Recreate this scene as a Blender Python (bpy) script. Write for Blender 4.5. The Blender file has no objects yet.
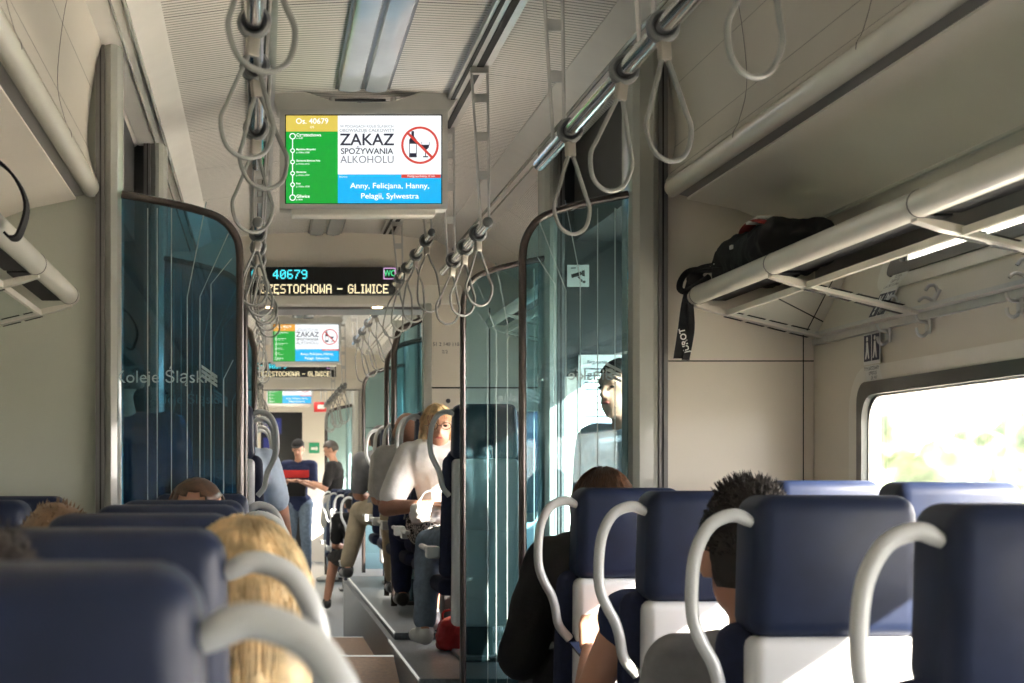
import bpy, bmesh, math, random
from mathutils import Vector, Matrix, noise
random.seed(7)
PI = math.pi
col = bpy.context.scene.collection
EYE = 1.2                      # camera height; everything is laid out relative to the eye, then lifted
CX = .377                      # centre line of the carriage

# ------------------------------------------------------------------ materials
def mat(name, c, rough=.5, metal=0, var=.06, scale=8, bump=0, emit=0, spec=.5, sheen=0, coat=0):
    m = bpy.data.materials.new(name); m.use_nodes = True
    nt = m.node_tree; b = nt.nodes['Principled BSDF']
    b.inputs['Roughness'].default_value = rough; b.inputs['Metallic'].default_value = metal
    b.inputs['Specular IOR Level'].default_value = spec
    if sheen: b.inputs['Sheen Weight'].default_value = sheen
    if coat: b.inputs['Coat Weight'].default_value = coat
    c4 = (c[0], c[1], c[2], 1)
    b.inputs['Base Color'].default_value = c4
    if emit:
        b.inputs['Base Color'].default_value = (0.02, .02, .02, 1)
        b.inputs['Emission Color'].default_value = c4; b.inputs['Emission Strength'].default_value = emit*.77
        return m
    if var or bump:
        tc = nt.nodes.new('ShaderNodeTexCoord'); n = nt.nodes.new('ShaderNodeTexNoise')
        n.inputs['Scale'].default_value = scale; n.inputs['Detail'].default_value = 5
        nt.links.new(tc.outputs['Object'], n.inputs['Vector'])
        if var:
            r = nt.nodes.new('ShaderNodeValToRGB')
            r.color_ramp.elements[0].position = .3; r.color_ramp.elements[1].position = .7
            r.color_ramp.elements[0].color = tuple(max(0, x*(1-var*2)) for x in c)+(1,)
            r.color_ramp.elements[1].color = tuple(min(1, x*(1+var)) for x in c)+(1,)
            nt.links.new(n.outputs['Fac'], r.inputs['Fac']); nt.links.new(r.outputs['Color'], b.inputs['Base Color'])
        if bump:
            bp = nt.nodes.new('ShaderNodeBump'); bp.inputs['Strength'].default_value = bump; bp.inputs['Distance'].default_value = .01
            nt.links.new(n.outputs['Fac'], bp.inputs['Height']); nt.links.new(bp.outputs['Normal'], b.inputs['Normal'])
    return m

def glass_mat(name, tint, refl=.12, body=(0,0,0), body_w=0):
    m = bpy.data.materials.new(name); m.use_nodes = True; nt = m.node_tree; nt.nodes.clear()
    out = nt.nodes.new('ShaderNodeOutputMaterial'); tr = nt.nodes.new('ShaderNodeBsdfTransparent')
    tr.inputs['Color'].default_value = (*tint, 1)
    gl = nt.nodes.new('ShaderNodeBsdfGlossy'); gl.inputs['Roughness'].default_value = .02; gl.inputs['Color'].default_value = (.9,.95,.95,1)
    lw = nt.nodes.new('ShaderNodeFresnel'); lw.inputs['IOR'].default_value = 1.45
    mp = nt.nodes.new('ShaderNodeMath'); mp.operation = 'MULTIPLY'; mp.inputs[1].default_value = refl/.04*.5
    nt.links.new(lw.outputs[0], mp.inputs[0])
    mx = nt.nodes.new('ShaderNodeMixShader'); nt.links.new(mp.outputs[0], mx.inputs[0])
    base = tr.outputs[0]
    if body_w:
        df = nt.nodes.new('ShaderNodeBsdfDiffuse'); df.inputs['Color'].default_value = (*body, 1)
        m2 = nt.nodes.new('ShaderNodeMixShader'); m2.inputs[0].default_value = body_w
        nt.links.new(tr.outputs[0], m2.inputs[1]); nt.links.new(df.outputs[0], m2.inputs[2]); base = m2.outputs[0]
    nt.links.new(base, mx.inputs[1]); nt.links.new(gl.outputs[0], mx.inputs[2]); nt.links.new(mx.outputs[0], out.inputs[0])
    return m

def ribbed_mat(name, c, period, seam, axis=1):
    m = bpy.data.materials.new(name); m.use_nodes = True; nt = m.node_tree; b = nt.nodes['Principled BSDF']
    b.inputs['Roughness'].default_value = .55
    tc = nt.nodes.new('ShaderNodeTexCoord'); sp = nt.nodes.new('ShaderNodeSeparateXYZ'); nt.links.new(tc.outputs['Object'], sp.inputs[0])
    def frac(p):
        d = nt.nodes.new('ShaderNodeMath'); d.operation = 'DIVIDE'; d.inputs[1].default_value = p; nt.links.new(sp.outputs[axis], d.inputs[0])
        f = nt.nodes.new('ShaderNodeMath'); f.operation = 'FRACT'; nt.links.new(d.outputs[0], f.inputs[0]); return f.outputs[0]
    a = frac(period); g = nt.nodes.new('ShaderNodeMath'); g.operation = 'LESS_THAN'; g.inputs[1].default_value = .33; nt.links.new(a, g.inputs[0])
    s = frac(seam); g2 = nt.nodes.new('ShaderNodeMath'); g2.operation = 'LESS_THAN'; g2.inputs[1].default_value = .007/seam; nt.links.new(s, g2.inputs[0])
    m1 = nt.nodes.new('ShaderNodeMix'); m1.data_type = 'RGBA'; m1.inputs[6].default_value = (*c, 1); m1.inputs[7].default_value = (*[x*.42 for x in c], 1)
    nt.links.new(g.outputs[0], m1.inputs[0])
    m2 = nt.nodes.new('ShaderNodeMix'); m2.data_type = 'RGBA'; m2.inputs[7].default_value = (.08,.08,.08,1)
    nt.links.new(g2.outputs[0], m2.inputs[0]); nt.links.new(m1.outputs[2], m2.inputs[6]); nt.links.new(m2.outputs[2], b.inputs['Base Color'])
    return m

M = dict(
 wall=mat('wall_panel', (.66,.62,.54), .42, var=.03, scale=1.5, coat=.1),
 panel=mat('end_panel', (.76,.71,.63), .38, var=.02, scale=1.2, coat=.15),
 panel_l=mat('end_panel_shaded', (.50,.52,.45), .42, var=.03, scale=1.2),  # left end panel's dimness put into a darker, greener base colour
 dark_panel=mat('vestibule_panel_shade', (.030,.034,.036), .45, var=.05),  # beige panel in shadow, its shade put into a dark grey base
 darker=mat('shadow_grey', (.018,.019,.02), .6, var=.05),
 gap=mat('black_gap', (.012,.012,.013), .8, var=0),
 bulkhead=mat('bulkhead_laminate', (.60,.56,.50), .42, var=.03, scale=1.5, coat=.15),
 lip=mat('pale_lip', (.72,.69,.62), .3, var=.02, coat=.3),
 under=mat('bulkhead_underside', (.86,.80,.72), .5, var=.03, scale=2),
 pillar=mat('pillar_paint', (.38,.39,.36), .25, var=.03, coat=.5),
 pillar_edge=mat('pillar_edge', (.16,.155,.155), .4, var=.02),
 rib=ribbed_mat('ribbed_ceiling', (.86,.83,.80), .027, .81),
 plainceil=mat('plain_ceiling', (.80,.78,.75), .5, var=.02),
 light_panel=mat('frosted_lamp_panel', (.50,.54,.57), .22, var=.03, coat=.35),
 light_edge=mat('lamp_edge', (.14,.15,.16), .35, .3),
 alu=mat('brushed_aluminium', (.58,.58,.57), .32, .85, var=.04, scale=30),
 steel=mat('polished_rail', (.62,.62,.62), .13, 1, var=.02),
 hanger=mat('hanger_metal', (.52,.52,.52), .35, .5, var=.03),
 ringgrey=mat('grey_rubber', (.13,.135,.14), .45, var=.04),
 strap=mat('strap_plastic', (.20,.205,.20), .4, var=.03),
 bracket=mat('strap_clip', (.30,.28,.25), .35, .3),
 frame=mat('dark_bronze_frame', (.060,.048,.045), .26, .4, var=.05, coat=.3),
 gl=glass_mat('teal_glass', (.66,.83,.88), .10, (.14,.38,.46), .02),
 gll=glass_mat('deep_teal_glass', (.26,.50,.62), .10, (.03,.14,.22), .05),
 clear=glass_mat('clear_pane', (.95,.97,.96), .05),
 rackglass=glass_mat('rack_glass', (.80,.86,.80), .32, (.5,.52,.46), .14),
 tint=glass_mat('window_tint', (.96,.945,.93), .05), tintd=glass_mat('window_tint_dimming', (.22,.25,.23), .05),  # dark tint made up for the left windows, to dim that side
 printw=mat('white_print', (.26,.34,.35), .5, var=0),
 white=mat('white_print_bright', (.8,.8,.78), .5, var=0),
 navy=mat('navy_leather', (.010,.0175,.047), .48, var=.12, scale=12, bump=.05, coat=.04, spec=.28),
 navyfab=mat('navy_fabric', (.008,.013,.045), .85, var=.1, scale=60, bump=.2),
 shell=mat('white_seat_shell', (.74,.75,.76), .32, var=.02, coat=.25),
 handle=mat('grey_handle', (.50,.52,.52), .28, var=.02, coat=.35),
 dkmetal=mat('dark_metal', (.07,.07,.075), .45, .4),
 floor=mat('speckled_floor', (.13,.15,.165), .45, var=.15, scale=90),
 brown=mat('brown_floor', (.27,.125,.045), .40, var=.12, scale=50),
 nose=mat('nosing_painted_glow', (.85,.83,.76), .3, emit=.55),  # light catching the step edges, put in as emission
 gasket=mat('window_rubber', (.018,.022,.022), .38, var=.03, coat=.3),
 reveal=mat('window_surround', (.74,.72,.66), .38, var=.02),
 bezel=mat('screen_casing', (.62,.61,.58), .5, var=.02),
 bezel2=mat('screen_bezel', (.55,.55,.53), .4, var=.02),
 blk=mat('black_plastic', (.012,.012,.013), .35, var=0),
 blackcloth=mat('black_cloth', (.010,.010,.012), .9, var=.1, scale=20, bump=.3),
 redcloth=mat('red_cloth', (.28,.02,.015), .8, var=.1),
 red=mat('red_plastic', (.55,.02,.02), .4, var=.05),
 orange=mat('orange_tag', (.75,.2,.03), .6, var=.05),
 paper=mat('notice_paper', (.80,.80,.77), .6, var=.02),
 sign=mat('sign_ink', (.02,.022,.05), .5, var=0),
 e_white=mat('screen_white', (.93,.97,1), emit=1.15), e_yel=mat('screen_yellow', (.80,.62,.10), emit=1.0),
 e_green=mat('screen_green', (.0,.42,.035), emit=1.0), e_blue=mat('screen_blue', (.0,.50,.95), emit=1.0),
 e_red=mat('screen_red', (.75,.06,.04), emit=.95), e_txt=mat('screen_ink', (.03,.03,.06), emit=.6), e_dk=mat('screen_grey_ink', (.2,.2,.24), emit=.8),
 e_tw=mat('screen_white_ink', (1,1,1), emit=1.25), e_og=mat('screen_orange', (.9,.42,.05), emit=1),
 l_cyan=mat('led_cyan', (.08,.85,1), emit=1.4), l_amb=mat('led_amber', (1,.86,.52), emit=1.4), l_grn=mat('led_green', (.1,.8,.3), emit=1.1), l_pink=mat('led_pink', (.9,.5,.9), emit=1),
 spot=mat('warm_spot', (1,.72,.38), emit=9),
 skin=mat('skin_light', (.56,.30,.205), .5, var=.05, scale=14), skin2=mat('skin_tan', (.42,.205,.13), .5, var=.05, scale=14),
 lips=mat('lips', (.36,.10,.08), .5), eye=mat('eye_dark', (.02,.015,.012), .2, var=0),
 h_dark=mat('hair_dark', (.016,.009,.006), .65, var=.3, scale=40), h_brown=mat('hair_brown', (.085,.040,.020), .45, var=.3, scale=40),
 h_blond=mat('hair_blond', (.80,.60,.33), .5, var=.25, scale=30), h_lbrown=mat('hair_light_brown', (.22,.13,.07), .45, var=.2, scale=40),
 h_grey=mat('hair_grey', (.07,.06,.055), .5, var=.2, scale=40),
 c_grey=mat('cloth_grey', (.17,.17,.175), .9, var=.08, scale=25, bump=.3), c_lgrey=mat('cloth_light_grey', (.45,.45,.44), .9, var=.06, scale=25, bump=.3),
 c_white=mat('cloth_white', (.80,.79,.76), .9, var=.04, scale=25, bump=.3), c_black=mat('cloth_black', (.010,.009,.010), .9, var=.1, scale=25, bump=.3),
 c_navy=mat('cloth_navy', (.012,.022,.075), .9, var=.1, scale=25, bump=.3), c_blue=mat('cloth_pale_blue', (.36,.43,.52), .9, var=.06, scale=25, bump=.3),
 c_beige=mat('cloth_beige', (.36,.30,.21), .9, var=.06, scale=25, bump=.3), c_jeans=mat('cloth_jeans', (.17,.23,.31), .9, var=.12, scale=35, bump=.3),
 c_red=mat('cloth_red_print', (.55,.03,.03), .9, var=.1), shoe=mat('shoe_black', (.012,.012,.013), .5), shoew=mat('shoe_white', (.6,.6,.58), .5),
 grass=mat('field_grass', (.62,.58,.48), .9, var=.2, scale=.4), bush=mat('bush_green', (.17,.21,.12), .9, var=.3, scale=2, bump=.5),
 bark=mat('bark', (.1,.07,.05), .9),
)
# patterned black and white cloth
def pattern_mat():
    m = bpy.data.materials.new('patterned_cloth'); m.use_nodes = True; nt = m.node_tree; b = nt.nodes['Principled BSDF']; b.inputs['Roughness'].default_value = .9
    tc = nt.nodes.new('ShaderNodeTexCoord'); n = nt.nodes.new('ShaderNodeTexNoise'); n.inputs['Scale'].default_value = 34; n.inputs['Distortion'].default_value = 2.5
    r = nt.nodes.new('ShaderNodeValToRGB'); r.color_ramp.interpolation = 'CONSTANT'
    r.color_ramp.elements[0].color = (.012,.012,.014,1); r.color_ramp.elements[1].position = .52; r.color_ramp.elements[1].color = (.62,.58,.54,1)
    nt.links.new(tc.outputs['Object'], n.inputs['Vector']); nt.links.new(n.outputs['Fac'], r.inputs['Fac']); nt.links.new(r.outputs['Color'], b.inputs['Base Color']); return m
M['pattern'] = pattern_mat()

# ------------------------------------------------------------------ mesh helpers
def box(bm, x0, x1, y0, y1, z0, z1, bev=0, seg=2):
    r = bmesh.ops.create_cube(bm, size=1)
    vs = r['verts']
    for v in vs: v.co = Vector((x0+(v.co.x+.5)*(x1-x0), y0+(v.co.y+.5)*(y1-y0), z0+(v.co.z+.5)*(z1-z0)))
    if bev:
        es = list({e for v in vs for e in v.link_edges})
        bmesh.ops.bevel(bm, geom=es, offset=bev, segments=seg, profile=.5, affect='EDGES')
def smooth_path(pts, n=6, closed=False):
    P = [Vector(p) for p in pts]; out = []; L = len(P)
    rng = range(L if closed else L-1)
    for i in rng:
        a, b = P[i], P[(i+1) % L]
        p0 = P[i-1] if (i > 0 or closed) else a*2-b
        p3 = P[(i+2) % L] if (i+2 < L or closed) else b*2-a
        for k in range(n):
            t = k/n
            out.append(.5*((2*a)+(b-p0)*t+(2*p0-5*a+4*b-p3)*t*t+(3*a-p0-3*b+p3)*t**3))
    if not closed: out.append(P[-1])
    return out
def tube(bm, pts, r, seg=8, closed=False, flat=None):
    P = [Vector(p) for p in pts]; n = len(P)
    R = r if isinstance(r, (list, tuple)) else [r]*n
    rings = []; up = None
    for i in range(n):
        t = (P[(i+1) % n]-P[i-1]) if (closed or 0 < i < n-1) else (P[1]-P[0] if i == 0 else P[-1]-P[-2])
        t = t.normalized() if t.length > 1e-9 else Vector((0,0,1))
        if up is None:
            up = Vector((0,0,1)) if abs(t.z) < .9 else Vector((1,0,0))
        s = t.cross(up)
        if s.length < 1e-6: s = t.cross(Vector((0,1,.1)))
        s.normalize(); up = s.cross(t).normalized()
        ring = []
        for k in range(seg):
            a = 2*PI*k/seg
            fx = flat[0] if flat else 1; fy = flat[1] if flat else 1
            ring.append(bm.verts.new(P[i]+(s*math.cos(a)*fx+up*math.sin(a)*fy)*R[i]))
        rings.append(ring)
    m = n if closed else n-1
    for i in range(m):
        A, B = rings[i], rings[(i+1) % n]
        for k in range(seg): bm.faces.new((A[k], A[(k+1) % seg], B[(k+1) % seg], B[k]))
    if not closed:
        bm.faces.new(rings[0][::-1]); bm.faces.new(rings[-1])
def bar(bm, a, b, r, seg=10): tube(bm, [a, b], r, seg)
def sphere(bm, c, rad, u=16, v=10, rot=None):
    r = bmesh.ops.create_uvsphere(bm, u_segments=u, v_segments=v, radius=1)
    rad = rad if isinstance(rad, (tuple, list)) else (rad,)*3
    for w in r['verts']:
        p = Vector((w.co.x*rad[0], w.co.y*rad[1], w.co.z*rad[2]))
        if rot: p = rot @ p
        w.co = p+Vector(c)
    return r['verts']
def capsule(bm, a, b, ra, rb):
    a, b = Vector(a), Vector(b); d = b-a
    sphere(bm, a, ra, 12, 8); sphere(bm, b, rb, 12, 8)
    if d.length > 1e-4:
        mtx = Matrix.Translation((a+b)/2) @ d.to_track_quat('Z', 'Y').to_matrix().to_4x4()
        bmesh.ops.create_cone(bm, cap_ends=True, segments=14, radius1=ra, radius2=rb, depth=d.length, matrix=mtx)
def prism(bm, poly, y0, y1, axis='y'):
    """poly in (x,z) extruded along y, or (y,z) along x"""
    f = (lambda p, t: (p[0], t, p[1])) if axis == 'y' else ((lambda p, t: (t, p[0], p[1])) if axis == 'x' else (lambda p, t: (p[0], p[1], t)))
    A = [bm.verts.new(f(p, y0)) for p in poly]; B = [bm.verts.new(f(p, y1)) for p in poly]
    n = len(poly)
    for i in range(n): bm.faces.new((A[i], A[(i+1) % n], B[(i+1) % n], B[i]))
    bm.faces.new(A[::-1]); bm.faces.new(B)
def sheet(bm, line, y0, y1, thick=None, ny=1):
    prev = None
    for j in range(ny+1):
        y = y0+(y1-y0)*j/ny
        row = [bm.verts.new((p[0], y, p[1])) for p in line]
        if prev:
            for i in range(len(row)-1): bm.faces.new((prev[i], prev[i+1], row[i+1], row[i]))
        prev = row
def rrect(cx, cz, hw, hh, r, n=6):
    out = []
    for (sx, sz, a0) in ((1,1,0), (-1,1,PI/2), (-1,-1,PI), (1,-1,3*PI/2)):
        for k in range(n+1):
            a = a0+PI/2*k/n
            out.append((cx+sx*(hw-r)+r*math.cos(a), cz+sz*(hh-r)+r*math.sin(a)))
    return out
def ringprism(bm, outer, inner, t0, t1, axis='y'):
    f = (lambda p, t: (p[0], t, p[1])) if axis == 'y' else (lambda p, t: (t, p[0], p[1]))
    V = [[bm.verts.new(f(p, t)) for p in L] for (L, t) in ((outer, t0), (inner, t0), (inner, t1), (outer, t1))]
    n = len(outer)
    for i in range(n):
        j = (i+1) % n
        for a, b in ((0,1), (1,2), (2,3), (3,0)): bm.faces.new((V[a][i], V[a][j], V[b][j], V[b][i]))
def new(): return bmesh.new()
def tag(o, label=None, cat=None, group=None, kind=None):
    if label: o['label'] = label
    if cat: o['category'] = cat
    if group: o['group'] = group
    if kind: o['kind'] = kind
    return o
def obj(name, bm, m, parent=None, smooth=True, world=False, label=None, angle=40):
    bmesh.ops.recalc_face_normals(bm, faces=bm.faces)
    me = bpy.data.meshes.new(name)
    if world and parent is not None: bmesh.ops.translate(bm, vec=-parent.location, verts=bm.verts)
    bm.to_mesh(me); bm.free(); me.materials.append(M[m] if isinstance(m, str) else m)
    o = bpy.data.objects.new(name, me); col.objects.link(o)
    if smooth:
        me.polygons.foreach_set('use_smooth', [True]*len(me.polygons))
        me.set_sharp_from_angle(angle=math.radians(angle))
    if parent is not None: o.parent = parent
    if label: o['label'] = label
    return o
def thing(name, label, cat, loc=(0,0,0), rz=0, group=None):
    o = bpy.data.objects.new(name, None); col.objects.link(o); o.empty_display_size = .1
    o.location = loc; o.rotation_euler = (0,0,rz); return tag(o, label, cat, group)
def struct(name, bm, m, smooth=False, label=None): 
    o = obj(name, bm, m, smooth=smooth); o['kind'] = 'structure'; 
    if label: o['label'] = label
    return o
def copy_tree(o, parent=None):
    c = o.copy(); col.objects.link(c); c.parent = parent
    for ch in list(o.children): copy_tree(ch, c)
    return c
def text_into(bm, s, size, x, y, z, align='CENTER', bold=0, mirror=False, sx=1, facing='-y'):
    cu = bpy.data.curves.new('t', 'FONT'); cu.body = s; cu.size = size; cu.align_x = align; cu.align_y = 'CENTER'
    cu.offset = bold; cu.resolution_u = 3; cu.fill_mode = 'FRONT'
    o = bpy.data.objects.new('t', cu); col.objects.link(o)
    dg = bpy.context.evaluated_depsgraph_get()
    me = bpy.data.meshes.new_from_object(o.evaluated_get(dg))
    k = -1 if mirror else 1
    if facing == '-y': f = lambda v: (x+v.x*sx*k, y, z+v.y)
    else: f = lambda v: (x, y+v.x*sx*k, z+v.y)     # '-x' : reads on the right wall, text runs toward -y
    vs = [bm.verts.new(f(v.co)) for v in me.vertices]
    for p in me.polygons:
        try: bm.faces.new([vs[i] for i in p.vertices])
        except ValueError: pass
    bpy.data.objects.remove(o); bpy.data.curves.remove(cu); bpy.data.meshes.remove(me)
def quad(bm, x0, x1, z0, z1, y): bm.faces.new([bm.verts.new(p) for p in ((x0,y,z0), (x1,y,z0), (x1,y,z1), (x0,y,z1))])
def disc(bm, cx, cz, r, y, n=24, r_in=0):
    if r_in:
        A = [bm.verts.new((cx+r*math.cos(2*PI*i/n), y, cz+r*math.sin(2*PI*i/n))) for i in range(n)]
        B = [bm.verts.new((cx+r_in*math.cos(2*PI*i/n), y, cz+r_in*math.sin(2*PI*i/n))) for i in range(n)]
        for i in range(n): bm.faces.new((A[i], A[(i+1) % n], B[(i+1) % n], B[i]))
    else: bm.faces.new([bm.verts.new((cx+r*math.cos(2*PI*i/n), y, cz+r*math.sin(2*PI*i/n))) for i in range(n)])
def poly(bm, pts, y): bm.faces.new([bm.verts.new((p[0], y, p[1])) for p in pts])
def remesh(bm, voxel, smooth_it=2):
    me = bpy.data.meshes.new('tmp'); bm.to_mesh(me); bm.free()
    o = bpy.data.objects.new('tmp', me); col.objects.link(o)
    m = o.modifiers.new('r', 'REMESH'); m.mode = 'VOXEL'; m.voxel_size = voxel
    if smooth_it:
        s = o.modifiers.new('s', 'SMOOTH'); s.factor = .5; s.iterations = smooth_it
    dg = bpy.context.evaluated_depsgraph_get()
    r = bpy.data.meshes.new_from_object(o.evaluated_get(dg))
    bpy.data.objects.remove(o); bpy.data.meshes.remove(me)
    b = new(); b.from_mesh(r); bpy.data.meshes.remove(r); return b
def mx(x): return 2*CX-x        # mirror about the carriage centre line

# ------------------------------------------------------------------ setting
Y0, Y1 = -2.2, 29
XR, XL = 1.75, mx(1.75)
WIN = [(-1.9,0.0,-.36,.255), (.25,2.3,-.36,.255), (2.55,4.60,-.36,.255)]
WIN2 = [(6.95,8.95,-.15,.56), (10.0,12.3,-.15,.56), (14.4,16.6,-.5,.25), (17.2,19.4,-.5,.25), (22.3,25,-.4,.3)]
DOORS = [(5.12,6.38,-.25,.70), (12.95,13.95,-.35,.7), (20.4,21.6,-.4,.7)]
opens = sorted(WIN+WIN2+DOORS)
def side_wall(name, x, xo):
    bm = new(); a, b = sorted((x, xo)); y = Y0
    for (y0, y1, z0, z1) in opens:
        box(bm, a, b, y, y0, -1.6, 1.6); box(bm, a, b, y0, y1, -1.6, z0); box(bm, a, b, y0, y1, z1, 1.6); y = y1
    box(bm, a, b, y, Y1, -1.6, 1.6)
    return struct(name, bm, 'wall')
side_wall('wall_right', XR, XR+.025); side_wall('wall_left', XL, XL-.025)
n_w = 0; n_d = 0
for side in (1, -1):
    x = XR if side > 0 else XL
    for (y0, y1, z0, z1) in opens:
        isdoor = (y0, y1, z0, z1) in DOORS
        if isdoor: n_d += 1; nm = 'door_%d' % n_d
        else: n_w += 1; nm = 'window_%d' % n_w
        w = bpy.data.objects.new(nm, None); col.objects.link(w); w.location = (x, (y0+y1)/2, (z0+z1)/2); w['kind'] = 'structure'
        cy, cz, hw, hh = (y0+y1)/2, (z0+z1)/2, (y1-y0)/2, (z1-z0)/2
        bm = new(); ringprism(bm, rrect(cy, cz, hw+.01, hh+.01, .06), rrect(cy, cz, hw-.028, hh-.028, .075), x-side*.014, x+side*.03, 'x')
        obj('window_gasket', bm, 'gasket', w, world=True)
        bm = new(); ringprism(bm, rrect(cy, cz, hw+.085, hh+.055, .13), rrect(cy, cz, hw+.002, hh+.002, .07), x-side*.008, x+side*.005, 'x')
        obj('window_surround', bm, 'reveal', w, world=True)
        bm = new(); ringprism(bm, rrect(cy, cz, hw-.024, hh-.024, .075), rrect(cy, cz, hw-.034, hh-.034, .08), x+side*.006, x+side*.03, 'x')
        obj('inner_bead', bm, 'alu', w, world=True)
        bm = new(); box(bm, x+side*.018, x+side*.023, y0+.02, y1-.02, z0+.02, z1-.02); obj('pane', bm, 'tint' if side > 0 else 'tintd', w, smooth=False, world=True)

# end walls
bm = new(); box(bm, XL-.1, XR+.1, Y0-.1, Y0, -1.6, 1.6); struct('wall_rear', bm, 'panel')
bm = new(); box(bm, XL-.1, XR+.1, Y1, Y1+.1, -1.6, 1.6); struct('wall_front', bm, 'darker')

# floor: high floor, ramp, steps down, low floor
prof = [(Y0,-1.2), (6.6,-1.2), (7.8,-.9), (7.8,-1.05), (10.15,-1.05), (10.15,-1.35), (Y1,-1.35), (Y1,-1.6), (Y0,-1.6)]
bm = new(); prism(bm, prof, XL, XR, 'x'); fl = struct('floor', bm, 'floor')
fl.data.materials.append(M['brown'])
for p in fl.data.polygons:
    c = p.center
    if (6.5 < c.y < 10.3) and c.z > -1.3 and not p.normal.z < -.5: p.material_index = 1
bm = new(); box(bm, .1, .65, 7.79, 7.81, -.905, -.896); struct('trim_1', bm, 'nose')
bm = new(); box(bm, .1, .65, 10.14, 10.155, -1.056, -1.047); struct('trim_2', bm, 'nose')
for nm, (xa, xb) in {'floor_podium_right': (.65, XR), 'floor_podium_left': (XL, .10)}.items():
    bm = new(); box(bm, xa, xb, 6.55, 12.6, -1.34, -.85); box(bm, xa+(.03 if xa > 0 else 0), xb-(0 if xa > 0 else .03), 8.1, 12.6, -.85, -.815); struct(nm, bm, 'floor')
bm = new(); box(bm, .648, .656, 6.55, 8.1, -.858, -.848); box(bm, .678, .686, 8.1, 12.6, -.823, -.813); struct('trim_3', bm, 'nose')

# ceiling (ribbed skin with ridges) as a closed shell
half = [(XR,1.02), (1.26,1.36), (1.15,1.36), (1.06,1.405), (.80,1.44), (.705,1.445), (.48,1.455), (CX,1.457)]
line = half+[(mx(p[0]), p[1]) for p in half[::-1][1:]]
bm = new(); prism(bm, line+[(XL,1.6), (XR,1.6)], Y0, Y1)
struct('ceiling', bm, 'rib')
# plain coves along both sides
k = 1
for s in (0, 1):
    f = (lambda x: x) if s == 0 else mx
    bm = new(); prism(bm, [(f(a), b) for a, b in ((1.262,1.352), (1.148,1.352), (1.062,1.396), (1.055,1.40), (1.06,1.42), (1.262,1.42))], Y0, Y1); struct('ceiling_cove_%s' % ('right','left')[s], bm, 'plainceil')
    bm = new(); tube(bm, [(f(1.15),Y0,1.352), (f(1.15),Y1,1.352)], .008, 8); tube(bm, [(f(1.19),Y0,1.352), (f(1.19),Y1,1.352)], .005, 6); struct('trim_%d' % (4+s), bm, 'pillar', smooth=True)
# centre lamp channel and side lamp rails
def lamp(name, label, y0, y1, x0, x1, z):
    t = thing(name, label, 'ceiling light', ((x0+x1)/2, (y0+y1)/2, z), group='lamp strips along the ceiling')
    w = x1-x0; bm = new(); box(bm, x0, x1, y0, y1, z-.006, z+.01); obj('housing', bm, 'light_edge', t, False, True)
    a = x0+w*.04; b = x0+w*.47; c = x0+w*.53; d = x0+w*.96
    for q, (p0, p1) in enumerate(((a,b), (c,d))):
        bm = new(); pm = (p0+p1)/2
        prism(bm, [(p0,z-.005), (p0+.006,z-.016), (pm,z-.022), (p1-.006,z-.016), (p1,z-.005)], y0+.01, y1-.01); obj('diffuser', bm, 'light_panel', t, True, True)
lamp('ceiling_light', 'wide bluish lamp strip on the ceiling above the nearest screen', Y0, 5.93, .275, .48, 1.452)
lamp('ceiling_light', 'short lamp strip on the ceiling between nearest screen and destination sign', 6.12, 9.49, .275, .48, 1.452)
lamp('ceiling_light', 'lamp strip on the ceiling over the middle saloon', 10.2, 17.2, .275, .48, 1.452)
for s, nm in ((0,'right'), (1,'left')):
    f = (lambda x: x) if s == 0 else mx
    x0, x1 = sorted((f(.705), f(.80)))
    t = tag(thing('mounting_rail', 'metal channel in the ceiling carrying the %s-hand strap rail hangers' % nm, 'rail', ((x0+x1)/2, 4, 1.44)), group='ceiling channels')
    bm = new(); box(bm, x0, x1, Y0, 9.35, 1.424, 1.45); obj('channel', bm, 'alu', t, False, True)
    bm = new(); box(bm, x0+.012, x0+.026, Y0, 9.35, 1.42, 1.45); box(bm, x1-.05, x1-.026, Y0, 9.35, 1.42, 1.45); obj('slot', bm, 'gap', t, False, True)
    bm = new(); box(bm, x0+.02, x1-.02, 10.2, 22, 1.42, 1.45); obj('far_channel', bm, 'alu', t, False, True)

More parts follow.
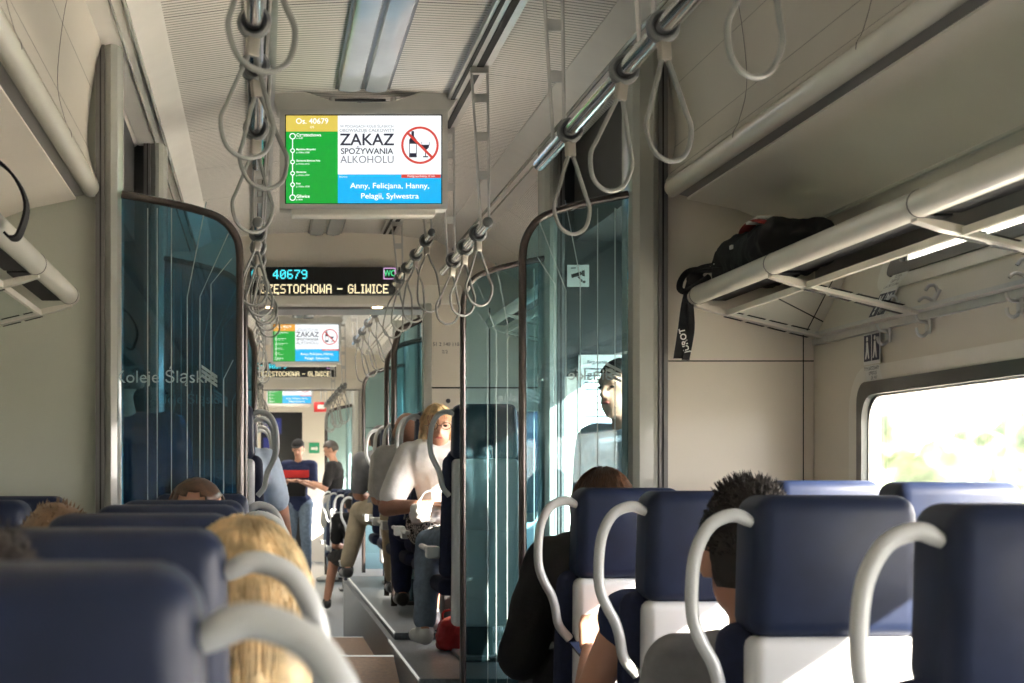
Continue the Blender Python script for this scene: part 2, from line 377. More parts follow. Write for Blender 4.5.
# bulkhead lockers above the racks
def bulkhead(nm, s, y0, y1, dz=0):
    f = (lambda x: x) if s == 0 else mx
    t = bpy.data.objects.new(nm, None); col.objects.link(t); t.location = (f(1.4), (y0+y1)/2, 1); t['kind'] = 'structure'
    face = smooth_path([(1.245,0,1.40), (1.285,0,1.25), (1.305,0,1.06), (1.285,0,.955), (1.268,0,.92)], 5)
    face = [(p.x, p.z+dz) for p in face]
    bm = new(); prism(bm, [(f(a), b) for a, b in face]+[(f(1.4),.93+dz), (f(1.4),1.40+dz)], y0, y1); obj('face', bm, 'bulkhead', t, world=True)
    lip = [(f(1.268+.026+.028*math.cos(a)), .903+dz+.03*math.sin(a)) for a in [k*PI/8 for k in range(16)]]
    bm = new(); prism(bm, lip, y0, y1); obj('lip', bm, 'lip', t, world=True)
    bm = new()
    for q in (6, 11, 16):
        a, b = face[q]; tube(bm, [(f(a-.0005), y0, b), (f(a-.0002), y1, b)], .0007, 4)
    y = y1-.74
    while y > y0: tube(bm, [(f(a-.0005), y, b) for a, b in face]+[(f(1.266), y, .905+dz)], .0011, 4); y -= .88
    obj('seams', bm, 'pillar_edge', t, False, True)
    bm = new(); prism(bm, [(f(1.30),.885+dz), (f(1.345),.873+dz), (f(1.345),.95+dz), (f(1.30),.95+dz)], y0+.01, y1-.01); obj('slot', bm, 'pillar_edge', t, False, True)
    bm = new(); prism(bm, [(f(1.342),.868+dz), (f(1.50),.835+dz), (f(1.655),.775+dz), (f(1.67),.760+dz), (f(1.69),.768+dz), (f(1.752),.70+dz), (f(1.752),1.02+dz), (f(1.342),1.0+dz)], y0, y1); obj('underside', bm, 'under', t, world=True, angle=25)
    bm = new(); tube(bm, [(f(1.672), y0, .764+dz), (f(1.672), y1, .764+dz)], .008, 8); obj('edge_bead', bm, 'lip', t, world=True)
    return t
bulkhead('trim_6', 0, Y0, 4.985); bulkhead('trim_7', 1, Y0, 4.985)

# end panels beside the vestibules, pillars
def endpanel(nm, s, y, x_in, m, top=1.40, seams=(.358,), th=.03, mirror_fix=None):
    f = (lambda x: x) if s == 0 else mx
    x0, x1 = sorted((f(x_in), f(XR-.002)))
    w = bpy.data.objects.new(nm, None); col.objects.link(w); w.location = ((x0+x1)/2, y, 0); w['kind'] = 'structure'
    bm = new(); box(bm, x0, x1, y, y+th, -1.34 if y > 6 else -1.2, top); obj('panel', bm, m, w, False, True)
    bm = new()
    for z in seams: box(bm, x0, x1, y-.0015, y+.002, z-.0018, z+.0018)
    xs = f(XR-.035); box(bm, xs-.0015, xs+.0015, y-.0015, y+.002, -1.2, .5)
    obj('seam', bm, 'gap', w, False, True)
    return w
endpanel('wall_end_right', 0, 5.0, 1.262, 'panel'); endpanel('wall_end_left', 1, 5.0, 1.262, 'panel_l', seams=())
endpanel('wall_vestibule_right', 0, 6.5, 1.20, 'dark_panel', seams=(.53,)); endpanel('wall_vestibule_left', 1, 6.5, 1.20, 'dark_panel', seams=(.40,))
bm = new(); box(bm, 1.215, 1.745, 6.488, 6.499, -1.2, .40, .002); struct('wall_vestibule_lower', bm, 'panel')
def pillar(nm, s, y, x0=1.157, x1=1.25, top=1.37, bot=-1.2, dep=.09):
    f = (lambda x: x) if s == 0 else mx
    w = bpy.data.objects.new(nm, None); col.objects.link(w); w.location = (f((x0+x1)/2), y, bot); w['kind'] = 'structure'
    P = [(x0,y+dep), (x0,y+.02), (x0+.012,y-.012), (x0+.03,y-.026), (x1-.02,y-.026), (x1,y-.01), (x1,y+dep)]
    bm = new(); prism(bm, [(f(a), b) for a, b in P], bot, top, 'z'); obj('pillar_face', bm, 'pillar', w, world=True, angle=30)
    a, b = sorted((f(x1), f(x1+.028))); bm = new(); box(bm, a, b, y-.018, y+dep, bot, top); obj('pillar_edge', bm, 'pillar_edge', w, False, True)
    a, b = sorted((f(x1+.010), f(x1+.015))); bm = new(); box(bm, a, b, y-.020, y-.016, bot, top); obj('seam', bm, 'gap', w, False, True)
pillar('trim_10', 0, 4.985); pillar('trim_11', 1, 4.985, x0=1.198)
pillar('trim_12', 0, 6.47, 1.145, 1.21, dep=.08); pillar('trim_13', 1, 6.47, 1.145, 1.21, dep=.08)
for i, (y, b) in enumerate(((9.62,-.81), (12.75,-.81), (13.9,-1.35), (20.3,-1.35), (21.7,-1.35))):
    for s in (0, 1): pillar('trim_%d' % (14+i*2+s), s, y, 1.157, 1.25, bot=b)
# near-black blocks put in for the shade of the recess over the doors
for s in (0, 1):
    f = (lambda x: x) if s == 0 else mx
    bm = new(); a, b = sorted((f(1.275), f(XR-.01))); box(bm, a, b, 5.09, 6.44, .95, 1.345); struct('wall_recess_shade_%s' % ('right','left')[s], bm, 'darker')

# portals (cross walls with header)
def portal(nm, y, dep, z_low, jamb=.97, m='panel'):
    w = bpy.data.objects.new(nm, None); col.objects.link(w); w.location = (CX, y, z_low); w['kind'] = 'structure'
    top = [(a, b) for a, b in half[2:]]; top = top+[(mx(a), b) for a, b in top[::-1][1:]]
    bm = new(); prism(bm, [(1.15,z_low+.14)]+[(a, b+.01) for a, b in top]+[(mx(1.15),z_low+.14)], y, y+.06); obj('header', bm, m, w, False, True)
    bm = new(); box(bm, mx(1.2), 1.2, y-.012, y+dep, z_low+.035, z_low+.15, .012); obj('header_box', bm, 'lip', w, True, True)
    bm = new(); box(bm, mx(1.2), 1.2, y+.13, y+dep-.14, z_low+.02, z_low+.05); obj('soffit_strip', bm, 'pillar_edge', w, False, True)
    for s in (0, 1):
        f = (lambda x: x) if s == 0 else mx
        a, b = sorted((f(jamb), f(XR-.005))); bm = new(); box(bm, a, b, y+.004, y+.056, -.81 if y < 12 else -1.35, 1.34); obj('jamb_panel', bm, m, w, False, True)
        a, b = sorted((f(jamb), f(jamb+.05))); bm = new(); box(bm, a, b, y-.03, y+.08, -.81 if y < 12 else -1.35, z_low+.04, .006); obj('jamb_edge', bm, 'pillar', w, True, True)
        a, b = sorted((f(jamb+.05), f(XR-.006))); bm = new(); box(bm, a, b, y-.004, y+.001, .515, .523); box(bm, f(jamb+.4)-.003, f(jamb+.4)+.003, y-.004, y+.001, -.8, 1.0); obj('seam', bm, 'gap', w, False, True)
        bm = new(); disc(bm, f(1.12), .44, .014, y-.004, 16); obj('lock', bm, 'dkmetal', w, False, True)
portal('wall_portal', 9.50, .62, .985)
portal('wall_far_portal', 17.7, .3, .92, 1.1)
# far end: gangway
bm = new()
box(bm, XL, -.02, 24.2, 24.3, -1.35, 1.46); box(bm, .62, XR, 24.2, 24.3, -1.35, 1.46); box(bm, -.03, .63, 24.2, 24.3, .95, 1.46); struct('wall_gangway', bm, 'panel')
bm = new(); box(bm, -.02, .62, 24.36, 24.4, -1.35, .96); struct('door_gangway', bm, 'darker')
t = thing('notice_board', 'blue lit notice panels on the dark gangway door', 'notice', (.15,24.3,.7))
bm = new(); box(bm, .02, .30, 24.33, 24.36, .62, .86); box(bm, .02, .20, 24.33, 24.36, .38, .56); obj('panel', bm, mat('dim_blue', (.02,.04,.35), emit=.5), t, False, True)
bm = new(); disc(bm, .08, .75, .05, 24.325, 20, .035); [box(bm, .14, .27, 24.324, 24.326, z, z+.012) for z in (.70,.74,.78)]; obj('print', bm, mat('dim_blue_print', (.2,.25,.6), emit=.5), t, False, True)

# ------------------------------------------------------------------ spotlights in the portal soffit
for i, (x, y, w) in enumerate(((.055,9.58,'front left'), (.70,9.58,'front right'), (.06,9.98,'rear left'), (.69,9.98,'rear right'))):
    t = thing('recessed_spotlight', 'warm recessed spotlight, %s of four under the doorway header' % w, 'light', (x,y,1.015), group='spotlights under the header')
    bm = new(); r = bmesh.ops.create_cone(bm, cap_ends=True, segments=24, radius1=.042, radius2=.042, depth=.01, matrix=Matrix.Translation((0,0,.003))); obj('ring', bm, 'alu', t)
    bm = new(); bmesh.ops.create_cone(bm, cap_ends=True, segments=24, radius1=.032, radius2=.032, depth=.01, matrix=Matrix.Translation((0,0,-.002))); obj('lens', bm, 'spot', t)

# ------------------------------------------------------------------ glass screens at the doorways
def glass_screen(s, y, label, zoff=0, m='gl', xi=.824, xo=1.157, bot=-1.18, deco=True, r=.013):
    f = (lambda x: x) if s == 0 else mx
    t = thing('glass_partition', label, 'glass screen', (f((xi+xo)/2), y, bot), group='glass draught screens at the doors')
    w = xo-xi
    top = [(xo,.884), (xo-.117*w/.333,.860), (xo-.213*w/.333,.835), (xo-.28*w/.333,.806), (xi+.016,.757), (xi+.001,.70), (xi,.60)]
    top = [(p.x, p.z+zoff) for p in smooth_path([(a,0,b) for a, b in top], 5)]
    bm = new(); prism(bm, [(f(a), b) for a, b in top]+[(f(xi),bot+.03), (f(xo),bot+.03)], y-.004, y+.004); obj('glass_pane', bm, m, t, False, True)
    bm = new(); tube(bm, [(f(a), y, b) for a, b in top]+[(f(xi), y, bot)], r, 10); obj('edge_frame', bm, 'frame', t, True, True)
    if deco:
        bm = new(); yy = y-.006; z0 = bot+.2
        defs = [(1.115, None), (1.06, None), (1.005, (.62,.957,.865)), (.96, (.58,.875,.80)), (.925, (.60,.86,.70))]
        if s: defs = [(1.115, None), (1.085, None), (1.04, None), (.99, (.56,.93,.86)), (.95, (.56,.86,.76)), (.915, (.60,.85,.68)), (.875,(.3,.845,.36))]
        for xv, bend in defs:
            zt = .84 if xv > 1 else (.83 if not bend else bend[0])
            if bend: zt = bend[0]
            pts = [(xv,z0), (xv,zt)]+([(bend[1],bend[2])] if bend else [])
            for (a, b), (c, d) in zip(pts[:-1], pts[1:]):
                hw = .0017; bm.faces.new([bm.verts.new((f(p), yy, q+zoff)) for p, q in ((a-hw,b), (a+hw,b), (c+hw,d), (c-hw,d))])
        obj('printed_lines', bm, 'printw', t, False, True)
        bm = new()
        if s == 0:
            text_into(bm, 'Śląskie.', .050, 1.035, yy, .312+zoff, mirror=True)
            for i in range(3):
                x0 = 1.085; zz = .30+i*.016+zoff
                bm.faces.new([bm.verts.new(p) for p in ((x0,yy,zz+.012), (x0+.05,yy,zz-.012), (x0+.05,yy,zz-.002), (x0,yy,zz+.022))])
        else:
            text_into(bm, 'Koleje Śląskie', .055, f(1.06), yy, .305+zoff)
            for i in range(3):
                x0 = f(.945); zz = .285+i*.014+zoff
                bm.faces.new([bm.verts.new(p) for p in ((x0,yy,zz+.022), (x0+.05,yy,zz-.012), (x0+.05,yy,zz-.002), (x0,yy,zz+.032))])
        obj('lettering', bm, 'printw', t, False, True)
    return t
glass_screen(0, 4.99, 'tinted glass screen with dark bronze frame, right side, closest to the camera')
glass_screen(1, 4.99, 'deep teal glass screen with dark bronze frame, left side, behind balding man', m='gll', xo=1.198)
glass_screen(0, 6.47, 'teal glass screen in front of the raised white-backed seat', deco=True)
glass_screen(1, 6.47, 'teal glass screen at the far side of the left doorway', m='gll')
glass_screen(0, 9.56, 'narrow glass screen edging the doorway under the destination sign, right', zoff=.05, xi=.80, xo=.965, bot=-.80, deco=False, r=.02)
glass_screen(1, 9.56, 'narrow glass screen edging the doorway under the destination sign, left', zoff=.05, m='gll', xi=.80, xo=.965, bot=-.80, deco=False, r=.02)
glass_screen(0, 10.38, 'dark framed glass screen just past the doorway, right', zoff=.02, xi=.82, xo=1.15, bot=-.80, deco=False, r=.018)
glass_screen(0, 12.8, 'curved glass screen at the end of raised seating, right', bot=-.80, deco=False, r=.016)
glass_screen(0, 20.3, 'distant teal glass screen beyond the standing men', bot=-1.33, deco=False, r=.022)

# ------------------------------------------------------------------ notices
bm = new(); box(bm, .98, 1.0, 0, 0, 0, 0) if False else None
bm.free()
t = thing('camera_sign', 'small white security camera pictogram sticker on the dark panel', 'sign', (1.30,6.49,.815))
bm = new(); box(bm, -.045, .045, -.002, 0, -.045, .045); obj('plate', bm, 'paper', t, False)
bm = new()
poly(bm, [(-.03,.005), (.012,.018), (.016,.004), (-.026,-.010)], -.003); poly(bm, [(.014,.02), (.026,.024), (.028,-.004), (.016,.0)], -.003)
poly(bm, [(-.004,-.004), (.004,-.002), (.02,-.022), (.014,-.026)], -.003); poly(bm, [(.018,-.02), (.03,-.02), (.03,-.03), (.018,-.03)], -.003); quad(bm, -.03, -.01, .03, .034, -.003)
obj('pictogram', bm, 'blk', t, False)
t = thing('notice_sheet', 'white printed notice sheet on the dark panel behind the glass', 'notice', (1.42,6.486,.36))
bm = new(); box(bm, -.12, .11, -.002, 0, -.24, .13); obj('sheet', bm, 'paper', t, False)
bm = new(); text_into(bm, 'Regulamin przewozu', .02, 0, -.003, .10)
for i in range(9): quad(bm, -.095, .08-.03*((i*7) % 3), .07-i*.028, .074-i*.028, -.003)
obj('print', bm, 'sign', t, False)
# left vestibule notices, on the cross panel behind the left glass
t = thing('notice_sheet', 'wide pale notice with a no smoking roundel behind the left glass', 'notice', (-.52,9.485,.76))
bm = new(); box(bm, -.16, .16, -.002, 0, -.06, .06); obj('sheet', bm, mat('blue_grey_notice', (.22,.32,.42), .6), t, False)
bm = new(); disc(bm, -.10, 0, .042, -.003, 20, .033); quad(bm, -.13,-.07,-.004,.004,-.0035)
for i in range(3): quad(bm, -.03, .13, .03-i*.028, .034-i*.028, -.003)
obj('print', bm, 'sign', t, False)
t = thing('notice_sheet', 'tall pale timetable sheets with small yellow tab behind the left glass', 'notice', (-.52,9.485,.42))
bm = new(); box(bm, -.17, .17, -.002, 0, -.24, .22); obj('sheet', bm, mat('blue_grey_sheet', (.20,.31,.38), .6), t, False)
bm = new(); 
for i in range(11): quad(bm, -.14, .13-.04*(i % 3), .15-i*.034, .154-i*.034, -.003)
obj('print', bm, 'sign', t, False)
bm = new(); quad(bm, .06, .13, .19, .235, -.003); obj('tab', bm, mat('yellow_tab', (.45,.4,.08), .6), t, False)
# serial plate on portal
bm = new(); text_into(bm, '94 51 2 140 110-3', .03, 1.10, 9.494, .78); text_into(bm, '2/2', .028, 1.10, 9.494, .735)
tag(obj('serial_lettering', bm, 'sign', None, False), 'small black vehicle number lettering on the white cross panel', 'lettering')

# ------------------------------------------------------------------ information screens
def info_screen(cx, y, zc, W, label, detail=True):
    t = thing('information_screen', label, 'screen', (cx, y, zc), group='passenger information screens')
    s = W/875.; H = 495*s
    bm = new(); box(bm, -W/2-.024, W/2+.024, .004, .09, -H/2-.022, H/2+.022, .006)
    prism(bm, [(-W/2-.03,H/2+.02), (-W/2-.055,H/2+.095), (-W/2+.05,H/2+.10), (-.12,H/2+.058), (0,H/2+.05), (.12,H/2+.058), (W/2-.05,H/2+.10), (W/2+.085,H/2+.095), (W/2+.05,H/2+.05), (W/2+.03,H/2+.02)], .01, .12)
    obj('casing', bm, 'bezel', t, True, angle=30)
    bm = new(); ringprism(bm, rrect(0,0,W/2+.024,H/2+.022,.006,2), rrect(0,0,W/2+.004,H/2+.004,.003,2), -.006, .006); obj('bezel', bm, 'bezel2', t, False)
    bm = new(); ringprism(bm, rrect(0,0,W/2+.004,H/2+.004,.003,2), rrect(0,0,W/2,H/2,.002,2), -.002, .006); obj('inner_edge', bm, 'blk', t, False)
    bm = new(); box(bm, -W/2+.02, W/2-.02, .0, .10, -H/2-.045, -H/2-.018, .008); obj('lower_lip', bm, 'lip', t)
    X = lambda u: -W/2+u*s
    Z = lambda v: H/2-v*s
    def q(nm, rects, m, y=0):
        bm = new()
        for (u0, v0, u1, v1) in rects: quad(bm, X(u0), X(u1), Z(v1), Z(v0), y)
        return obj(nm, bm, m, t, False)
    q('white_field', [(292,0,875,332)], 'e_white'); q('header_field', [(0,0,292,90)], 'e_yel' if detail else 'e_og')
    q('route_field', [(0,90,292,495)], 'e_green'); q('name_field', [(292,332,875,495)], 'e_blue'); q('delay_strip', [(650,332,873,352)], 'e_red', -.001)
    bm = new(); yy = -.0015
    text_into(bm, 'Os. 40679', 44*s, X(147), yy, Z(33), bold=.0002); text_into(bm, 'OS', 18*s, X(147), yy, Z(66))
    for (v, txt, tm) in ((117,'Częstochowa','o. 16:50'), (198,'Myszków Mrzygłód','p. 17:04 o. 17:05'), (262,'Zawiercie Borowe Pole','p. 17:12 o. 17:12'), (326,'Zawiercie','p. 17:16 o. 17:17'), (390,'Łazy','p. 17:22 o. 17:23'), (463,'Gliwice','p. 18:36')):
        big = v in (117, 463); sz = 25 if big else 14
        text_into(bm, txt, sz*s, X(58), yy, Z(v-7), 'LEFT', bold=.00025 if big else .0002); text_into(bm, tm, 11*s, X(58), yy, Z(v+11), 'LEFT', bold=.0002)
        disc(bm, X(37), Z(v), (18 if big else 13)*s, yy, 20, (13 if big else 8)*s)
    for a, b in ((135,185), (211,249), (275,313), (339,377), (403,445)): quad(bm, X(34.5), X(39.5), Z(b), Z(a), yy)
    text_into(bm, 'Anny, Felicjana, Hanny,', 44*s, X(585), yy, Z(397), sx=1.09, bold=.0002); text_into(bm, 'Pelagii, Sylwestra', 44*s, X(585), yy, Z(455), sx=1.09, bold=.0002); text_into(bm, 'Imieniny', 14*s, X(300), yy, Z(346), 'LEFT'); text_into(bm, 'Pociąg opóźniony 17 min', 15*s, X(762), -.002, Z(342))
    obj('white_lettering', bm, 'e_tw', t, False)
    bm = new(); text_into(bm, 'ZAKAZ', 93*s, X(456), yy, Z(139), sx=1.0, bold=.0009); text_into(bm, 'SPOŻYWANIA', 46*s, X(456), yy, Z(203), sx=1.0, bold=.0005)
    # bottle and glass
    poly(bm, [(X(707),Z(88)), (X(722),Z(88)), (X(722),Z(118)), (X(737),Z(138)), (X(737),Z(160)), (X(694),Z(160)), (X(694),Z(138)), (X(707),Z(118))], yy); quad(bm, X(694), X(737), Z(236), Z(212), yy); quad(bm, X(694), X(698), Z(215), Z(158), yy); quad(bm, X(733), X(737), Z(215), Z(158), yy)
    poly(bm, [(X(765),Z(165)), (X(808),Z(165)), (X(804),Z(183)), (X(792),Z(193)), (X(781),Z(193)), (X(768),Z(183))], yy); quad(bm, X(784), X(789), Z(230), Z(190), yy); quad(bm, X(772), X(801), Z(236), Z(229), yy)
    for u in (764, 806): quad(bm, X(u), X(u+3), Z(168), Z(148), yy)
    obj('black_lettering', bm, 'e_txt', t, False)
    bm = new(); text_into(bm, 'ALKOHOLU', 60*s, X(458), yy, Z(250), sx=.94); text_into(bm, 'W POCIĄGACH KOLEI ŚLĄSKICH', 20*s, X(456), yy, Z(62), sx=1.0); text_into(bm, 'OBOWIĄZUJE CAŁKOWITY', 25*s, X(456), yy, Z(85), sx=1.0); obj('grey_lettering', bm, 'e_dk', t, False)
    bm = new(); disc(bm, X(755), Z(168), 106*s, -.002, 40, 93*s)
    a = 75*s; w = 5*s; cx_, cz_ = X(755), Z(168)
    poly(bm, [(cx_-a-w,cz_+a-w), (cx_-a+w,cz_+a+w), (cx_+a+w,cz_-a+w), (cx_+a-w,cz_-a-w)], -.0022); obj('prohibition_ring', bm, 'e_red', t, False)
    if not detail: pass
    bm = new(); bar(bm, (-W*.2, .06, H/2+.06), (-W*.2, .06, 1.44-zc), .012); bar(bm, (W*.2, .06, H/2+.06), (W*.2, .06, 1.44-zc), .012); obj('mount', bm, 'alu', t)
info_screen(.385, 5.98, 1.192, .588, 'nearest ceiling screen showing ZAKAZ SPOŻYWANIA ALKOHOLU notice')
info_screen(.405, 14.5, 1.205, .60, 'middle ceiling screen, below and behind the first destination sign', False)
info_screen(.385, 22.0, 1.155, .60, 'farthest and smallest ceiling screen, above the dark gangway door', False)

# LED destination signs
FONT = {'C':'01110 10001 10000 10000 10000 10001 01110','Z':'11111 00001 00010 00100 01000 10000 11111','E':'11111 10000 10000 11110 10000 10000 11111',
'Ę':'11111 10000 10000 11110 10000 10000 11111 00011','S':'01111 10000 10000 01110 00001 00001 11110','T':'11111 00100 00100 00100 00100 00100 00100','O':'01110 10001 10001 10001 10001 10001 01110',
'H':'10001 10001 10001 11111 10001 10001 10001','W':'10001 10001 10001 10101 10101 11011 10001','A':'01110 10001 10001 11111 10001 10001 10001','-':'00000 00000 00000 11111 00000 00000 00000',
'G':'01110 10001 10000 10111 10001 10001 01110','L':'10000 10000 10000 10000 10000 10000 11111','I':'111 010 010 010 010 010 111','4':'00010 00110 01010 10010 11111 00010 00010','0':'01110 10001 10011 10101 11001 10001 01110',
'6':'01110 10000 10000 11110 10001 10001 01110','7':'11111 00001 00010 00100 00100 01000 01000','9':'01110 10001 10001 01111 00001 00001 01110','s':'00000 00000 01111 10000 01110 00001 11110','.':'0 0 0 0 0 0 1',' ':'000 000 000 000 000 000 000'}
def led_text(bm, s, x, z, p, hx=1.0, y=-.004, fit=None):
    tot = sum(len(FONT[c].split()[0])+1.15 for c in s)
    if fit: hx = fit/(tot*p)
    for c in s:
        rows = FONT[c].split(); w = len(rows[0])
        for r, row in enumerate(rows):
            for k, b in enumerate(row):
                if b == '1':
                    quad(bm, x+k*p*hx, x+(k+1.0)*p*hx*1.0+.12*p*hx, z-(r+1)*p+.06*p, z-r*p, y)
        x += (w+1.15)*p*hx
def led_sign(cx, y, zc, label):
    t = thing('destination_sign', label, 'sign', (cx, y, zc), group='dot matrix destination signs')
    bm = new(); box(bm, -.45, .45, 0, .05, -.083, .083, .004); obj('housing', bm, 'blk', t)
    bm = new(); led_text(bm, 'Os. 40679', -.44, .065, .0078, fit=.34); obj('train_number', bm, 'l_cyan', t, False)
    bm = new(); led_text(bm, 'CZĘSTOCHOWA - GLIWICE', -.385, -.022, .0078, fit=.77); obj('destination_text', bm, 'l_amb', t, False)
    bm = new(); text_into(bm, 'WC', .05, .385, -.004, .043, sx=.75, bold=.001); obj('wc_mark', bm, 'l_grn', t, False)
    bm = new(); ringprism(bm, rrect(.385,.043,.036,.034,.002,1), rrect(.385,.043,.031,.029,.002,1), -.004, -.002); obj('wc_border', bm, 'l_pink', t, False)
led_sign(CX, 9.43, 1.155, 'wide destination sign reading CZĘSTOCHOWA - GLIWICE, nearer of two')
led_sign(CX, 17.60, 1.165, 'distant destination sign between the two smaller screens')

# ------------------------------------------------------------------ strap rails
RX = {0: .78, 1: -.015}
def strap_rail(s, y0, y1, z, label, hang):
    x = RX[s]
    t = thing('strap_rail', label, 'handrail', (x, (y0+y1)/2, z), group='overhead strap rails')
    bm = new(); bar(bm, (x,y0,z), (x,y1,z), .0185, 16); tb = obj('tube', bm, 'steel', t, True, True)
    for y in (y0, y1):
        bm = new(); sphere(bm, (x,y,z), (.0186,.006,.0186), 12, 8); obj('end_cap', bm, 'ringgrey', t, True, True).parent = tb
    for y in hang:
        bm = new()
        for dx in (-.026, .026):
            xb = x+dx*.55; xt = x-.02*(1 if s == 0 else -1)+dx*1.1
            bar(bm, (xb,y,z+.005), (xt,y,1.43), .0052, 6)
        k = z+.16
        while k < 1.41:
            f = (k-z)/(1.43-z); w = .026*(.55+.55*f); xc = x-.02*(1 if s == 0 else -1)*f
            box(bm, xc-w, xc+w, y-.003, y+.003, k, k+.03); k += .135
        xc = x-.02*(1 if s == 0 else -1); box(bm, xc-.032, xc+.032, y-.012, y+.012, 1.40, 1.428)
        obj('hanger', bm, 'hanger', t, False, True)
def strap(s, y, z, label, L=.262, tilt=0, w=.058, turn=0, grp='grey loop straps on the overhead rails'):
    x = RX[s]
    t = thing('hanging_strap', label, 'strap', (x,y,z), turn, group=grp)
    bm = new(); c = [(.0 + .026*math.cos(a), 0, .026*math.sin(a)) for a in [k*2*PI/16 for k in range(16)]]
    tube(bm, c, [.0080]*16, 8, True, flat=(1.7,1)); obj('ring', bm, 'ringgrey', t)
    rot = Matrix.Rotation(tilt, 3, 'Y') @ Matrix.Rotation(.5 if turn == 0 else .2, 3, 'Z')
    bm = new(); box(bm, -.013, .013, -.008, .008, -.066, -.028, .003); 
    bmesh.ops.rotate(bm, verts=bm.verts, cent=(0,0,0), matrix=rot); obj('clip', bm, 'bracket', t)
    P = smooth_path([(-.006,0,-.06), (-.022,0,-.10), (-w*.78,0,-.16), (-w,0,-L+.065), (-w*.72,0,-L+.018), (0,0,-L), (w*.72,0,-L+.018), (w,0,-L+.065), (w*.78,0,-.16), (.022,0,-.10), (.006,0,-.06)], 5)
    P = [rot @ p for p in P]
    bm = new(); tube(bm, P, .0053, 8, flat=(1,.9)); obj('loop', bm, 'strap', t)
nm = {0: 'right', 1: 'left'}
for s in (0, 1):
    strap_rail(s, -1.2, 4.43, .87, 'long polished strap rail, %s side, nearest the camera' % nm[s], (1.6, 3.2, 4.15))
    strap_rail(s, 5.45, 6.78, .87, 'short polished strap rail beside the nearest screen, %s side' % nm[s], (5.52, 6.5))
    strap_rail(s, 7.25, 9.2, 1.11, 'strap rail in front of the first destination sign, %s side' % nm[s], (7.4, 8.9))
    strap_rail(s, 10.4, 13.4, 1.11, 'strap rail past the doorway, %s side of the middle screen' % nm[s], (10.6, 13.2))
    strap_rail(s, 14.8, 19.5, .84, 'farthest strap rail in the low saloon, %s side' % nm[s], (15, 17.2, 19.3))
    ords = ['first', 'second', 'third', 'fourth', 'fifth', 'sixth', 'seventh', 'eighth']
    for i, (y, tl) in enumerate(((1.7,-.1), (2.42,.12), (3.07,-.06), (3.40,.14), (4.0,-.03))):
        if s == 1: tl = -tl*.8+.02
        if s == 0 and i == 0: continue
        strap(s, y+(0 if s == 0 else -.03), .87, 'grey loop strap, %s from the camera on the long %s-hand rail' % (ords[i-(1 if s == 0 else 0)], nm[s]), tilt=tl)
    for i, (y, tl) in enumerate(((5.70,-.02), (6.06,.05), (6.42,.12))):
        strap(s, y, .87, 'grey loop strap, %s of three on the short %s-hand rail by the nearest screen' % (ords[i], nm[s]), tilt=tl if s == 0 else -tl*1.5+.05)
    for i, (y, tl) in enumerate(((7.5,-.05), (8.0,.04), (8.5,.10), (8.95,.14))):
        strap(s, y, 1.11, 'grey loop strap, %s of four in front of the first destination sign, %s side' % (ords[i], nm[s]), L=.34, tilt=tl if s == 0 else -tl*1.5, w=.065)
    for i, y in enumerate((10.9, 11.6, 12.3, 13.0)):
        strap(s, y, 1.11, 'grey loop strap, %s of four on the %s rail beside the middle screen' % (ords[i], nm[s]), L=.36, tilt=-.3+.04*i if s == 0 else .1-.06*i, w=.06)
    for i in range(7):
        strap(s, 15.1+i*.65, .84, 'grey loop strap hanging from the farthest %s-hand rail' % nm[s], L=.34, tilt=random.uniform(-.15,.15), w=.06)

